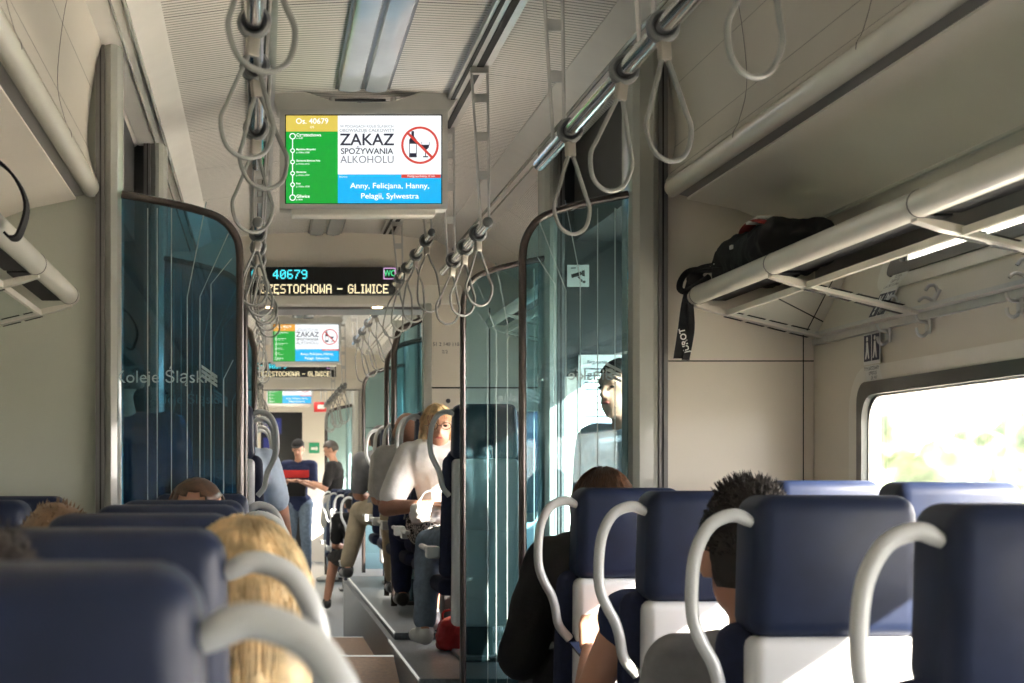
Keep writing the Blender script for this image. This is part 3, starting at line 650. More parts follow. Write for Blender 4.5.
# ------------------------------------------------------------------ luggage racks
def rack(s, y0, y1, label, zoff=0, ends=None, m='lip'):
    f = (lambda x: x) if s == 0 else mx
    t = thing('luggage_rack', label, 'luggage rack', (f(1.5), (y0+y1)/2, .5+zoff), group='overhead luggage racks')
    Z = zoff; bm = new(); r = .029; X0 = 1.352
    bar(bm, (f(X0),y0,.555+Z), (f(X0),y1,.555+Z), r, 18); sphere(bm, (f(X0),y1,.555+Z), (r,.02,r)); ft = obj('front_tube', bm, m, t, True, True)
    ys = []; y = y1-.72 if s == 0 or True else 0
    ys = [y1-.03, y1-.75]
    while ys[-1] > y0+.95: ys.append(ys[-1]-.925)
    for i, y in enumerate(ys):
        bm = new(); prism(bm, [(f(a), b+Z) for a, b in ((1.345,.528), (1.40,.520), (1.742,.435), (1.742,.42), (1.40,.502), (1.345,.520))], y-.017, y+.017); cb = obj('cross_bar', bm, m, t, False, True)
        bm = new(); 
        for k in range(4): 
            a = 1.435+k*.068; g = lambda xx: .5195-(xx-1.40)*.2485-.0235+Z
            prism(bm, [(f(a), g(a)+.002), (f(a+.055), g(a+.055)+.002), (f(a+.055), g(a+.055)+.001), (f(a), g(a)+.001)], y-.010, y+.010)
        obj('slot', bm, 'gap', t, False, True).parent = cb
        bm = new(); tube(bm, [(f(X0),y-.019,.555+Z), (f(X0),y-.016,.555+Z)], r+.0015, 18); obj('joint_ring', bm, 'pillar_edge', t, True, True).parent = ft
    for ya, yb in zip(ys[1:], ys[:-1]):
        bm = new(); prism(bm, [(f(a), b+Z) for a, b in ((1.445,.502), (1.735,.432), (1.735,.427), (1.445,.497))], ya+.018, yb-.018); gs = obj('glass_shelf', bm, 'rackglass', t, False, True)
        bm = new(); box(bm, *sorted((f(1.436), f(1.447))), ya+.018, yb-.018, .490+Z, .507+Z); obj('shelf_edge', bm, 'lip', t, False, True).parent = gs
        bm = new(); box(bm, *sorted((f(1.376), f(1.434))), ya+.02, yb-.02, .536+Z, .541+Z); obj('gap_dark_plate', bm, 'gap', t, False, True)  # black plate added where the open gap looks through to darkness
        bm = new(); tube(bm, [(f(1.415), ya+.03, .56+Z), (f(1.415), yb-.03, .56+Z)], .004, 6); obj('guard_wire', bm, 'dkmetal', t, True, True)
    bm = new(); prism(bm, [(f(a), b+Z) for a, b in ((1.70,.436), (1.752,.422), (1.752,.455), (1.70,.452))], y0, y1+.02); obj('wall_rail', bm, 'lip', t, False, True)
    return t
rack(0, -1.9, 4.93, 'cream tubular luggage rack with glass shelves above the right-hand window')
rack(1, -1.9, 4.93, 'tubular luggage rack along the shaded left wall')
rack(0, 6.6, 9.35, 'luggage rack of the raised saloon, seen through the right glass screens', .34)
rack(1, 6.6, 9.35, 'luggage rack of the raised saloon, seen through the left glass screen', .34)
# dark recess behind rack
for s in (0, 1):
    f = (lambda x: x) if s == 0 else mx
    a, b = sorted((f(1.733), f(1.751))); bm = new(); box(bm, a, b, Y0, 4.97, .405, .425); struct('trim_%d' % (24+s), bm, 'alu')
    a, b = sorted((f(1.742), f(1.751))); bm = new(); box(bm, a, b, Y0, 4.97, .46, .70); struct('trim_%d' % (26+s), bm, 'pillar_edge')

# coat hooks
for i, (y, w) in enumerate(((4.38,'beside the seat pictogram sticker'), (4.12,'second from the end panel'), (3.62,'third from the end panel'), (3.38,'nearest the camera'))):
    t = thing('coat_hook', 'small grey coat hook above the window, %s' % w, 'hook', (1.742,y,.40), group='coat hooks over the window')
    bm = new(); box(bm, -.006, 0, -.014, .014, -.035, .008, .002); obj('plate', bm, 'alu', t)
    bm = new(); tube(bm, smooth_path([(0,0,-.004), (-.025,0,-.002), (-.034,0,.008), (-.036,0,.016)], 4), .004, 8); tube(bm, smooth_path([(0,0,-.026), (-.016,0,-.040), (-.030,0,-.034), (-.034,0,-.018)], 4), .0045, 8); obj('prong', bm, 'alu', t)
t = thing('pictogram_sticker', 'blue and white two-figure pictogram sticker above the window corner', 'sticker', (1.7405,4.50,.348))
bm = new(); box(bm, -.002, .0, -.06, .06, -.035, .055); obj('backing', bm, 'white', t, False)
bm = new(); box(bm, -.003, -.002, -.055, -.004, -.025, .05); box(bm, -.003, -.002, .004, .055, -.025, .05); obj('field', bm, 'sign', t, False)
bm = new()
for y in (-.028, .028):
    bm.faces.new([bm.verts.new((-.0035, y+a, b)) for a, b in ((-.004,.030), (.008,.030), (.010,.006), (.018,-.018), (.008,-.018), (.0,.0), (-.006,-.018), (-.014,-.018))])
    bm.faces.new([bm.verts.new((-.0035, y+.002+.007*math.cos(k), .039+.007*math.sin(k))) for k in [j*PI/5 for j in range(10)]])
obj('figures', bm, 'white', t, False)
bm = new(); bm.faces.new([bm.verts.new((-.003, a, b)) for a, b in ((.05,-.038), (-.055,-.038), (-.085,-.085), (.03,-.085))]); obj('caption', bm, 'paper', t, False)
bm = new()
for i, (w_, l_) in enumerate((('TYM SIEDZENIEM', .014), ('OPIEKUJE', .014), ('SIĘ PKP', .014))):
    text_into(bm, w_, l_, -.0045, -.004-.010*i, -.047-i*.014, mirror=True, facing='-x')
obj('caption_lettering', bm, 'sign', t, False)

# ------------------------------------------------------------------ bags
def lumpy(bm, amp, sc):
    for v in bm.verts:
        n = noise.noise(v.co*sc); v.co += v.normal*n*amp
def bag_mesh(L, W, H, vox=.008):
    bm = new(); box(bm, -W/2, W/2, -L/2, L/2, 0, H, min(W,H)*.3, 4); sphere(bm, (0,-L*.36,H*.45), (W*.4,L*.2,H*.4)); sphere(bm, (0,L*.2,H*.75), (W*.42,L*.3,H*.35))
    bm = remesh(bm, vox, 2); bm.normal_update(); lumpy(bm, .016, 14); lumpy(bm, .008, 38); return bm
t = thing('travel_bag', 'black bag with red trim and dangling lettered strap on the right luggage rack', 'bag', (1.485,4.60,.575), -.03)
obj('bag_body', bag_mesh(.56,.21,.13), 'blackcloth', t)
bm = new(); tube(bm, smooth_path([(-.09,-.25,.12), (-.06,-.05,.155), (-.04,.12,.155), (-.02,.24,.125)], 6), .008, 8, flat=(2.4,.6)); obj('red_trim', bm, 'redcloth', t)
for a_ in ((-.112,-.104,.02,.04,.085,.097), (-.08,-.03,-.14,-.02,.148,.156), (-.118,-.104,.19,.20,.06,.066)):
    bm = new(); box(bm, *a_, .002); obj('white_patch', bm, 'white', t)
def ribbon(bm, pts, w, th=.003, wd=(1,0,0)):
    P = smooth_path(pts, 6); W_ = Vector(wd).normalized()*w/2; prev = None
    for i, p in enumerate(P):
        tg = (P[min(i+1,len(P)-1)]-P[max(i-1,0)]).normalized(); n = tg.cross(W_).normalized()*th/2
        row = [bm.verts.new(p+W_+n), bm.verts.new(p-W_+n), bm.verts.new(p-W_-n), bm.verts.new(p+W_-n)]
        if prev:
            for k in range(4): bm.faces.new((prev[k], prev[(k+1) % 4], row[(k+1) % 4], row[k]))
        else: bm.faces.new(row[::-1])
        prev = row
    bm.faces.new(prev)
bm = new(); ribbon(bm, [(-.10,.15,.05), (-.145,.27,.05), (-.165,.31,-.03), (-.18,.31,-.13), (-.193,.31,-.215)], .04); ribbon(bm, [(-.08,.2,.07), (-.14,.29,.06), (-.160,.315,-.02), (-.158,.312,-.12), (-.175,.31,-.22)], .03, wd=(.8,.5,0))
tube(bm, smooth_path([(-.11,.22,.05), (-.165,.29,.055), (-.19,.30,.03), (-.195,.30,-.0), (-.17,.30,-.005), (-.12,.24,.03)], 5), .010, 8)
sphere(bm, (-.15,.29,.03), (.028,.025,.02)); obj('strap', bm, 'blackcloth', t)
bm = new(); 
cu = new(); text_into(cu, 'JUROT', .026, 0, 0, 0, bold=.0006); bmesh.ops.rotate(cu, verts=cu.verts, cent=(0,0,0), matrix=Matrix.Rotation(1.35+PI, 3, 'Y')); bmesh.ops.translate(cu, verts=cu.verts, vec=(-.180,.303,-.16))
obj('strap_lettering', cu, 'white', t, False); bm.free()
t = thing('backpack', 'black backpack with orange tag on the raised saloon rack', 'backpack', (1.54,7.25,.905), 0)
obj('bag_body', bag_mesh(.40,.22,.19), 'blackcloth', t)
bm = new(); tube(bm, smooth_path([(-.11,-.16,.16), (-.20,-.17,.10), (-.21,-.17,-.04), (-.17,-.17,-.16), (-.12,-.15,-.02)], 5), .012, 8); obj('strap', bm, 'blackcloth', t)
bm = new(); box(bm, -.20, -.16, -.19, -.17, -.075, -.03, .006); obj('orange_tag', bm, 'orange', t)
t = thing('shoulder_bag', 'black bag on the left luggage rack, its handle loop hanging in view', 'bag', (-.72,3.45,.57))
obj('bag_body', bag_mesh(.46,.20,.2), 'blackcloth', t)
bm = new(); ribbon(bm, [(.03,.05,.16), (.10,.03,.14), (.17,0,.09), (.205,0,.02), (.190,0,-.045), (.172,0,-.055), (.160,0,-.045)], .06, .006, wd=(0,1,0)); obj('handle_loop', bm, 'blackcloth', t)
t = thing('red_bag', 'small red bag on the floor beneath the raised white-backed seat', 'bag', (.93,7.6,-.85))
obj('bag_body', bag_mesh(.16,.18,.15,.006), 'red', t); bm = new(); tube(bm, smooth_path([(-.06,0,.14), (-.05,0,.19), (.05,0,.19), (.06,0,.14)], 4), .006, 6); obj('handle', bm, 'red', t)

# ------------------------------------------------------------------ seats
def headrest_bm():
    bm = new(); box(bm, -.142, .142, 0, .14, .915, 1.16, .030, 4)
    for v in bm.verts:
        k = (v.co.z-.915)/.245
        v.co.x *= 1.03-.05*k**2; v.co.z += .006*(1-(v.co.x/.14)**2)*(1 if k > .5 else 0)
        if v.co.y < .03: v.co.y -= .006*(1-(v.co.x/.142)**2)
    return bm
def make_seat(kind):
    root = bpy.data.objects.new('passenger_seat', None); col.objects.link(root); root.empty_display_size = .1
    obj('headrest', headrest_bm(), 'navy', root, angle=60)
    bm = new(); box(bm, -.148, .148, -.006, .075, .17, .918, .022, 3)
    for v in bm.verts:
        if v.co.z < .3: v.co.y += .02
    sh = obj('back_shell', bm, 'shell', root, angle=60)
    bm = new(); box(bm, -.12, .12, -.009, .0, .30, .60, .004, 2); obj('shell_inset', bm, 'shell', root).parent = sh
    bm = new(); hw_ = .17 if kind == 'W' else .20; box(bm, -hw_, hw_, .06, .14, .38, .935, .04, 4)
    for v in bm.verts:
        if v.co.z > .7: v.co.x *= .92
    obj('backrest', bm, 'navyfab', root, angle=60)
    bm = new(); box(bm, -hw_, hw_, .10, .50, .30, .375, .03, 3); obj('seat_cushion', bm, 'navyfab', root, angle=60)
    bm = new(); box(bm, -.06, .06, .2, .4, 0.0, .33, .015); box(bm, -.10, .10, .12, .46, 0, .025, .008); obj('pedestal', bm, 'dkmetal', root)
    if kind != 'W':
        k = -1 if kind == 'R' else 1
        P = [(.140,1.115), (.172,1.128), (.212,1.112), (.238,1.065), (.246,1.0), (.243,.945), (.228,.905), (.210,.872), (.200,.84), (.190,.79), (.160,.752)]
        path = smooth_path([(k*a, .03, b) for a, b in P], 5); n = len(path)
        R_ = [.0105 if i > 2 else .008+.001*i for i in range(n)]
        bm = new(); tube(bm, path, R_, 12, flat=(1,1.15)); obj('grab_handle', bm, 'handle', root)
    for k in ((-1, 1) if kind == 'W' else ((-1,) if kind == 'R' else (1,))):
        bm = new(); ax = .02 if kind != 'W' else -.055; box(bm, *sorted((k*(.212+ax), k*(.240+ax))), .16, .42, .50, .525, .012, 3); box(bm, *sorted((k*(.19+ax*.3), k*(.235+ax))), .08, .17, .47, .525, .008); obj('armrest', bm, 'handle' if kind != 'W' else 'dkmetal', root)
    return root
protos = {k: make_seat(k) for k in 'RLW'}; used = set()
def seat(kind, x, y, z, label, rz=0, group='navy and white passenger seats'):
    o = protos[kind] if kind not in used else copy_tree(protos[kind])
    used.add(kind); o.location = (x,y,z); o.rotation_euler.z = rz; tag(o, label, 'seat', group); return o
RA, RW, LA, LW = .995, 1.515, -.18, -.67
R_ROWS = [1.95, 2.72, 3.48, 4.25]
lab = ['nearest the camera, cut by the frame edge', 'in front of the spiky-haired man', 'its passenger holding a phone', 'before the glass screen, long-haired woman in it']
for i, y in enumerate(R_ROWS):
    seat('R', RA, y, -1.2, 'navy seat with white shell, right aisle side, '+lab[i])
    if i == 0: pass
for i, y in ((2,3.48), (3,4.25)):
    seat('W', RW+(.03 if i == 2 else .02), y, -1.2+.02, ('dark navy window seat below the right-hand window' if i == 2 else 'sunlit pale-topped window seat beside the end panel'))
seat('W', RW+.01, 2.72, -1.2, 'navy window seat partly hidden behind the nearest right seat')
L_ROWS = [.98, 1.66, 2.30, 2.98, 3.53, 4.19]
ll = ['blurred navy seat in the lower left corner', 'shaded navy left aisle seat with the blonde woman in it', 'third navy left aisle seat from the camera', 'fourth navy left aisle seat from the camera', 'fifth navy left aisle seat, just in front of the balding man', 'rear-facing left aisle seat of the balding man']
seat('R', LA, 4.80, -1.222, ll[5], PI)
for i, y in enumerate(L_ROWS[:5]): seat('L', LA, y, -1.222, ll[i])
seat('W', LW, 3.53, -1.222, 'dark window seat at the left frame edge, nearer one'); seat('W', LW, 4.19, -1.222, 'dark window seat by the left end panel')
# raised saloon
P1 = -.85
seat('R', RA, 7.0, P1, 'tall white-backed seat on the podium behind the glass screen'); seat('W', RW, 7.0, P1, 'window seat beside the tall white-backed podium seat')
seat('L', RA, 8.53, P1+.035, 'rear-facing raised seat holding the woman in white', PI)
seat('R', RA, 8.72, P1+.035, 'raised right seat holding the bald man'); seat('R', RA, 9.66, P1+.035, 'raised right seat of the grey-shirted man past the doorway')
seat('R', RA, 10.45, P1+.035, 'empty raised right seat, fourth in the file of handles'); seat('R', RA, 11.3, P1+.035, 'last raised right seat, man with beige trousers in it')
seat('W', RW-.02, 8.72, P1+.035, 'raised window seat next to the bald man')
for i, y in enumerate((7.0, 7.9, 8.8)): seat('L', LA, y, P1+(.035 if y > 8.1 else 0), ['raised left seat with white shell behind the dark teal glass', 'raised left seat of the man in pale blue shirt', 'third raised left seat, its handle nested behind two others'][i])
seat('W', LW, 7.0, P1, 'raised left window seat behind the dark teal glass')
for i in range(2): seat('L', LA, 10.5+i*.85, P1+.035, ['raised left seat just past the doorway', 'last raised left seat past the doorway'][i])
for i, y in enumerate((14.9, 16.4, 18.0, 19.6)): seat('R', RA, y, -1.35, ['low right seat at the head of the four nested handles', 'second low right seat in the far saloon', 'third low right seat in the far saloon', 'farthest low right seat before the standing men'][i])
for i, y in enumerate((15.0, 17.0)): seat('L', LA, y, -1.35, ['nearer low seat on the far left', 'farther low seat on the far left'][i])

# ------------------------------------------------------------------ people
def hand_blob(bm, wrist, d, nrm, side, sc=1.0, curl=.5):
    """palm, four fingers and a thumb; d = direction of the hand, nrm = back of the hand"""
    d = Vector(d).normalized(); n = Vector(nrm); n = (n-d*n.dot(d)).normalized(); a = d.cross(n).normalized()*side   # a points to the thumb side
    w = Vector(wrist)
    for i, (o, L) in enumerate(((.030,.074), (.010,.080), (-.010,.075), (-.029,.060))):
        k = w+d*.085*sc+a*o*sc
        capsule(bm, w+a*o*.6*sc+d*.01, k, .013*sc, .0105*sc)
        p = k; ang = curl*.5; seg = (L*.48, L*.30, L*.24)
        for j, l in enumerate(seg):
            dir_ = d*math.cos(ang)-n*math.sin(ang)
            q = p+dir_*l*sc; capsule(bm, p, q, (.0092-.0008*j)*sc, (.0086-.0010*j)*sc); p = q; ang += curl*.9
    b = w+a*.026*sc+d*.02*sc; c = b+(a*.75+d*.6-n*.25).normalized()*.042*sc; e = c+(a*.25+d*.95-n*.3).normalized()*.034*sc
    capsule(bm, b, c, .0145*sc, .0105*sc); capsule(bm, c, e, .010*sc, .0082*sc)

def strands(bm, c, rad, length, n, front=-.3, r0=.0022, wave=.01, part=True, spike=0, seed=1, cover=.1):
    rnd = random.Random(seed); c = Vector(c)
    for i in range(n):
        u = rnd.uniform(0, 2*PI); v = rnd.uniform(cover, 1)
        st = Vector((math.cos(u)*math.sqrt(1-v*v), math.sin(u)*math.sqrt(1-v*v), v))
        if st.y > .62 and st.z < .6: continue
        p = Vector((st.x*rad[0], st.y*rad[1], st.z*rad[2]))
        if spike:
            nn = st.normalized(); dirv = (nn+Vector((rnd.uniform(-.4,.4), rnd.uniform(.2,1.2), rnd.uniform(.0,.5)))*1.3).normalized()
            L = spike*rnd.uniform(.5,1)*(1.5 if st.z > .75 and st.y > -.1 else .7)
            pts = [c+p, c+p+dirv*L*.5, c+p+dirv*L+Vector((0,0,.1*L))]
            tube(bm, pts, [r0*1.6, r0*1.2, r0*.25], 4); continue
        flow = Vector((st.x, st.y*.7-.25, 0)); flow = flow.normalized() if flow.length > .01 else Vector((0,-1,0))
        th = math.acos(max(-1, min(1, st.z))); az = math.atan2(st.y, st.x); pts = []; L = length*rnd.uniform(.75,1.1); steps = 9; ph = rnd.uniform(0,6)
        # walk down the skull then drop
        for k in range(steps):
            t = k/(steps-1)*L/rad[2]; a = th+t
            if a < PI*.55: q = Vector((math.sin(a)*math.cos(az)*rad[0], math.sin(a)*math.sin(az)*rad[1], math.cos(a)*rad[2]))
            else:
                ex = (a-PI*.55)*rad[2]; q = Vector((math.cos(az)*rad[0]*(1.0-.5*ex), math.sin(az)*rad[1]*(1.0-.5*ex), math.cos(PI*.55)*rad[2]-ex))
                if q.y > .02: q.y *= .8
            q *= 1.015+.02*rnd.random(); q += Vector((math.sin(ph+k*.9), math.cos(ph*1.3+k*.8), 0))*wave*(k/steps)
            pts.append(c+q)
        tube(bm, pts, [r0*(1-.6*k/steps) for k in range(steps)], 3)

def seated_joints(sc=1.0, lean=0, fwd=0, arms='lap', seat_h=.45, drop=0):
    def L(x, y, z):
        k = max(0, z-.5); return Vector((x+lean*k, y+fwd*k, z-drop*min(1, k/.4)))
    J = dict(pelvis=L(0,0,.50), waist=L(0,-.02,.64), chest=L(0,-.01,.80), shL=L(-.155,0,.865), shR=L(.155,0,.865), neck=L(0,.0,.90), nk2=L(0,.012,.965), head=L(0,.02,1.045))
    for s, k in ((-1,'L'), (1,'R')):
        J['hip'+k] = Vector((s*.09,0,.50)); J['knee'+k] = Vector((s*.11,.42,.49)); J['ank'+k] = Vector((s*.11,.43,.09)); J['toe'+k] = Vector((s*.12,.56,.035))
        if arms == 'lap': J['el'+k] = L(s*.21,.05,.62); J['wr'+k] = Vector((s*.09,.27,.585))
        elif arms == 'phone': J['el'+k] = L(s*.20,.08,.62); J['wr'+k] = Vector((s*.05,.30,.70))
        elif arms == 'rest': J['el'+k] = L(s*.25,.06,.63); J['wr'+k] = Vector((s*.20,.30,.62))
    J['seat'] = True; return J
def standing_joints(H=1.75, arms='down'):
    k = H/1.75
    J = dict(pelvis=(0,0,.95), waist=(0,.0,1.08), chest=(0,-.01,1.28), shL=(-.175,-.01,1.42), shR=(.175,-.01,1.42), neck=(0,-.01,1.46), nk2=(0,.01,1.53), head=(0,.03,1.63))
    for s, q in ((-1,'L'), (1,'R')):
        J['hip'+q] = (s*.09,0,.93); J['knee'+q] = (s*.10,.03,.50); J['ank'+q] = (s*.11,-.01,.09); J['toe'+q] = (s*.13,.14,.03)
        if arms == 'down': J['el'+q] = (s*.24,-.02,1.14); J['wr'+q] = (s*.25,.04,.90)
        elif arms == 'fold': J['el'+q] = (s*.24,.04,1.14); J['wr'+q] = (s*.07,.24,1.10)
        elif arms == 'phone': J['el'+q] = (s*.21,.06,1.15); J['wr'+q] = (s*.08,.28,1.22)
    J = {a: Vector(b)*k for a, b in J.items()}; J['seat'] = False; return J

def under_vest(t, J):
    b = new()
    for dx in (-.04, .04): capsule(b, J['pelvis']+Vector((dx,0,-.20)), J['pelvis']+Vector((dx,0,.02)), .165, .135)
    b = remesh(b, .012, 1)
    obj('long_vest', b, 'c_lgrey', t, angle=180)

def tuck(J, d=.09):
    for q in 'LR':
        for k in ('knee','ank','toe'): J[k+q] = J[k+q]-Vector((0,d,0))
    return J    # passengers sit this far ahead of the seat's back plane

def person(label, loc, rz, J, shirt='c_grey', trousers='c_jeans', hair='short', hairm='h_dark', skin='skin', shoe='shoe', sleeve=.75, fat=1.0,
           turn=0, nod=0, hs=1.0, long=.30, extras=(), long_sleeve=False, skirt=False, hstr=0, seed=1, vox=.011, shirt_long=0):
    if J['seat'] and J['kneeR'].y > .37: tuck(J, .08)
    loc = (loc[0], loc[1], loc[2]+(.040 if J['seat'] else 0)); t = thing('person', label, 'person', loc, rz)
    g = lambda k: Vector(J[k]); H = g('head')-Vector((0,0,.028 if J['seat'] else 0))
    Rh = Matrix.Rotation(turn, 3, 'Z') @ Matrix.Rotation(-nod, 3, 'X')
    hp = lambda x, y, z: H+Rh @ Vector((x*hs, y*hs, z*hs))
    bm = new()
    f = fat
    capsule(bm, g('hipL'), g('hipR'), .095*f, .095*f); capsule(bm, g('pelvis'), g('waist'), .11*f, .095*f); capsule(bm, g('waist'), g('chest'), .10*f, .11*f)
    capsule(bm, (g('chest')+g('shL'))/2, (g('chest')+g('shR'))/2, .095*f, .095*f); capsule(bm, g('shL'), g('shR'), .058, .058); capsule(bm, g('neck'), g('nk2'), .054, .048); capsule(bm, g('nk2'), H-Vector((0,0,.05*hs)), .048, .045)
    for q in 'LR':
        capsule(bm, g('sh'+q), g('el'+q), .052*f, .039*f); capsule(bm, g('el'+q), g('wr'+q), .038*f, .025)
        capsule(bm, g('hip'+q), g('knee'+q), .085*f, .056*f); capsule(bm, g('knee'+q), g('ank'+q), .056*f, .036); capsule(bm, g('ank'+q)-Vector((0,.03,.03)), g('toe'+q), .034, .028)
    # head
    sphere(bm, hp(0,-.008,.018), (.073*hs,.092*hs,.092*hs), 20, 14, Rh); sphere(bm, hp(0,.022,-.045), (.056*hs,.062*hs,.068*hs), 16, 12, Rh); sphere(bm, hp(0,.052,-.092), (.026*hs,.022*hs,.020*hs), 12, 8, Rh)
    capsule(bm, hp(0,.082,.012), hp(0,.098,-.024), .009*hs, .0135*hs); sphere(bm, hp(0,.075,.028), (.05*hs,.02*hs,.012*hs), 12, 8, Rh)
    for s in (-1, 1): sphere(bm, hp(s*.077,-.008,-.012), (.011*hs,.020*hs,.031*hs), 12, 8, Rh)
    bm = remesh(bm, vox, 2)
    # hands keep their own finer surface, rooted in the wrists of the same mesh
    hb = new()
    for q, s in (('L', -1), ('R', 1)):
        d = (g('wr'+q)-g('el'+q)).normalized()
        if J.get('hd'+q): d = Vector(J['hd'+q])
        hand_blob(hb, g('wr'+q), d, (0,-.25,1) if J['seat'] else ((s,0,.1) if d.z < -.6 else (0,-.2,1)), -s if not (not J['seat'] and d.z < -.6) else -1*s, 1.0, .45)
    hb = remesh(hb, .0055, 1)
    me = bpy.data.meshes.new('h'); hb.to_mesh(me); hb.free(); bm.from_mesh(me); bpy.data.meshes.remove(me)
    body = obj('body', bm, skin, t, angle=180)
    # eyes, mouth
    for s in (-1, 1):
        b = new(); sphere(b, hp(s*.029,.079,.006), (.0115*hs,.006*hs,.0055*hs), 10, 8, Rh); obj('eye', b, 'eye', t)
    b = new(); sphere(b, hp(0,.083,-.053), (.020*hs,.007*hs,.006*hs), 10, 8, Rh); obj('mouth', b, 'lips', t)
    # shirt
    b = new(); e = .014
    capsule(b, g('pelvis')-Vector((0,0,.0)), g('waist'), (.112+e)*f, (.098+e)*f); capsule(b, g('hipL')*.75+g('pelvis')*.25+Vector((0,0,.02)), g('hipR')*.75+g('pelvis')*.25+Vector((0,0,.02)), (.098+e)*f, (.098+e)*f)
    if shirt_long: capsule(b, g('pelvis')-Vector((.05,0,shirt_long)), g('pelvis'), (.13+e)*f, (.12+e)*f); capsule(b, g('pelvis')-Vector((-.05,0,shirt_long)), g('pelvis'), (.13+e)*f, (.12+e)*f)
    capsule(b, g('waist'), g('chest'), (.102+e)*f, (.112+e)*f); capsule(b, (g('chest')+g('shL'))/2, (g('chest')+g('shR'))/2, (.096+e)*f, (.096+e)*f); capsule(b, g('shL'), g('shR'), .064+e*.6, .064+e*.6)
    for q in 'LR':
        if long_sleeve: capsule(b, g('sh'+q), g('el'+q), (.055+e)*f, (.043+e)*f); capsule(b, g('el'+q), g('wr'+q)*.9+g('el'+q)*.1, (.042+e)*f, .030+e)
        else: capsule(b, g('sh'+q), g('sh'+q).lerp(g('el'+q), sleeve), (.056+e)*f, (.044+e)*f+.004)
    b = remesh(b, vox, 1); b.normal_update()
    for v in b.verts: v.co += v.normal*.007*noise.noise(v.co*11+Vector((seed,0,0)))
    # flat hems: cut sleeves
    obj('shirt', b, shirt, t, angle=180)
    b = new()
    if skirt:
        for q in 'LR': capsule(b, g('hip'+q), g('knee'+q), .105, .075)
    else:
        for q in 'LR': capsule(b, g('hip'+q), g('knee'+q), (.087+e)*f, (.060+e)*f); capsule(b, g('knee'+q), g('ank'+q)+Vector((0,0,.03)), (.059+e)*f, .046+e*.7)
    capsule(b, g('hipL'), g('hipR'), (.097+e*.7)*f, (.097+e*.7)*f); b = remesh(b, vox, 1); b.normal_update()
    for v in b.verts: v.co += v.normal*.006*noise.noise(v.co*13)
    obj('trousers' if not skirt else 'skirt', b, trousers, t, angle=180)
    for q in 'LR':
        b = new(); a = g('ank'+q); to = g('toe'+q); fl_ = 0
        capsule(b, a-Vector((0,.035,.045)), to+Vector((0,.02,-.0)), .042, .034); capsule(b, a-Vector((0,0,.02)), a-Vector((0,0,.04)), .045, .045); b = remesh(b, .008, 1)
        for v in b.verts: v.co.z = max(v.co.z, .002)
        obj('shoe', b, shoe, t, angle=180)
    # hair
    rad = (.080*hs, .101*hs, .102*hs)
    if hair == 'spiky': rad = (.079*hs, .101*hs, .112*hs)
    if hair != 'bald':
        b = new(); sphere(b, (0,0,0), rad, 28, 20)
        low = {'short': -.35, 'spiky': -.30, 'long': -.5, 'receding': -.35, 'cap': -.35}[hair]
        kill = [v for v in b.verts if (v.co.y/rad[1] > .42 and v.co.z/rad[2] < .42) or v.co.z/rad[2] < low-.3 or (v.co.y/rad[1] > -.05 and v.co.z/rad[2] < -.12) or (hair == 'receding' and v.co.z/rad[2] < .50+.22*noise.noise(v.co*30)+.25*(1-min(1,abs(v.co.x)/.05)) and v.co.y/rad[1] > .12)]
        bmesh.ops.delete(b, geom=kill, context='VERTS')
        for v in b.verts: v.co *= 1+.04*noise.noise(v.co*45+Vector((seed,2,3)))+.02*noise.noise(v.co*110)
        ext = bmesh.ops.solidify(b, geom=b.faces[:], thickness=.006)
        if hair == 'long':
            c = new(); sphere(c, (0,-.045,-.10), (.088*hs,.06*hs,.13*hs)); sphere(c, (-.06*hs,-.01,-.09), (.032*hs,.045*hs,.11*hs)); sphere(c, (.06*hs,-.01,-.09), (.032*hs,.045*hs,.11*hs)); c = remesh(c, .009, 2); c.normal_update()
            for v in c.verts: v.co += v.normal*.006*noise.noise(Vector((v.co.x*60, v.co.y*60, v.co.z*9)))
            m_ = bpy.data.meshes.new('h'); c.to_mesh(m_); c.free(); b.from_mesh(m_); bpy.data.meshes.remove(m_)
        if hstr and hair != 'receding': strands(b, (0,0,0), rad, long, hstr, seed=seed, spike=.017 if hair == 'spiky' else (.010 if hair == 'short' else 0), r0=.0016 if hair != 'long' else .0019, cover=.0 if hair == 'long' else -.1)
        bmesh.ops.rotate(b, verts=b.verts, cent=(0,0,0), matrix=Rh); bmesh.ops.translate(b, verts=b.verts, vec=hp(0,-.006,.016))
        obj('hair', b, hairm, t, angle=180)
    if hair == 'cap':
        b = new(); sphere(b, (0,0,.022), (.086*hs,.106*hs,.092*hs), 24, 16); bmesh.ops.delete(b, geom=[v for v in b.verts if v.co.z < .035], context='VERTS'); bmesh.ops.solidify(b, geom=b.faces[:], thickness=.004)
        prism(b, [(x, y) for x, y in [(.07*math.cos(a)*hs, (.075+.085*math.sin(a))*hs) for a in [k*PI/10 for k in range(11)]]], .040, .047, 'z')
        bmesh.ops.rotate(b, verts=b.verts, cent=(0,0,0), matrix=Rh); bmesh.ops.translate(b, verts=b.verts, vec=hp(0,-.004,.02)); obj('cap', b, 'c_black', t)
    t['_h'] = 0; del t['_h']
    return t, hp, Rh

def glasses(t, hp, Rh):
    b = new()
    for s in (-1, 1):
        c = [hp(s*.032+.024*math.cos(a), .096, .004+.017*math.sin(a)) for a in [k*2*PI/14 for k in range(14)]]; tube(b, c, .0022, 6, True)
        tube(b, [hp(s*.056,.094,.008), hp(s*.078,.0,.004)], .0018, 6)
    tube(b, [hp(-.009,.097,.006), hp(.009,.097,.006)], .002, 6); obj('glasses', b, 'h_brown', t)

S0 = .19
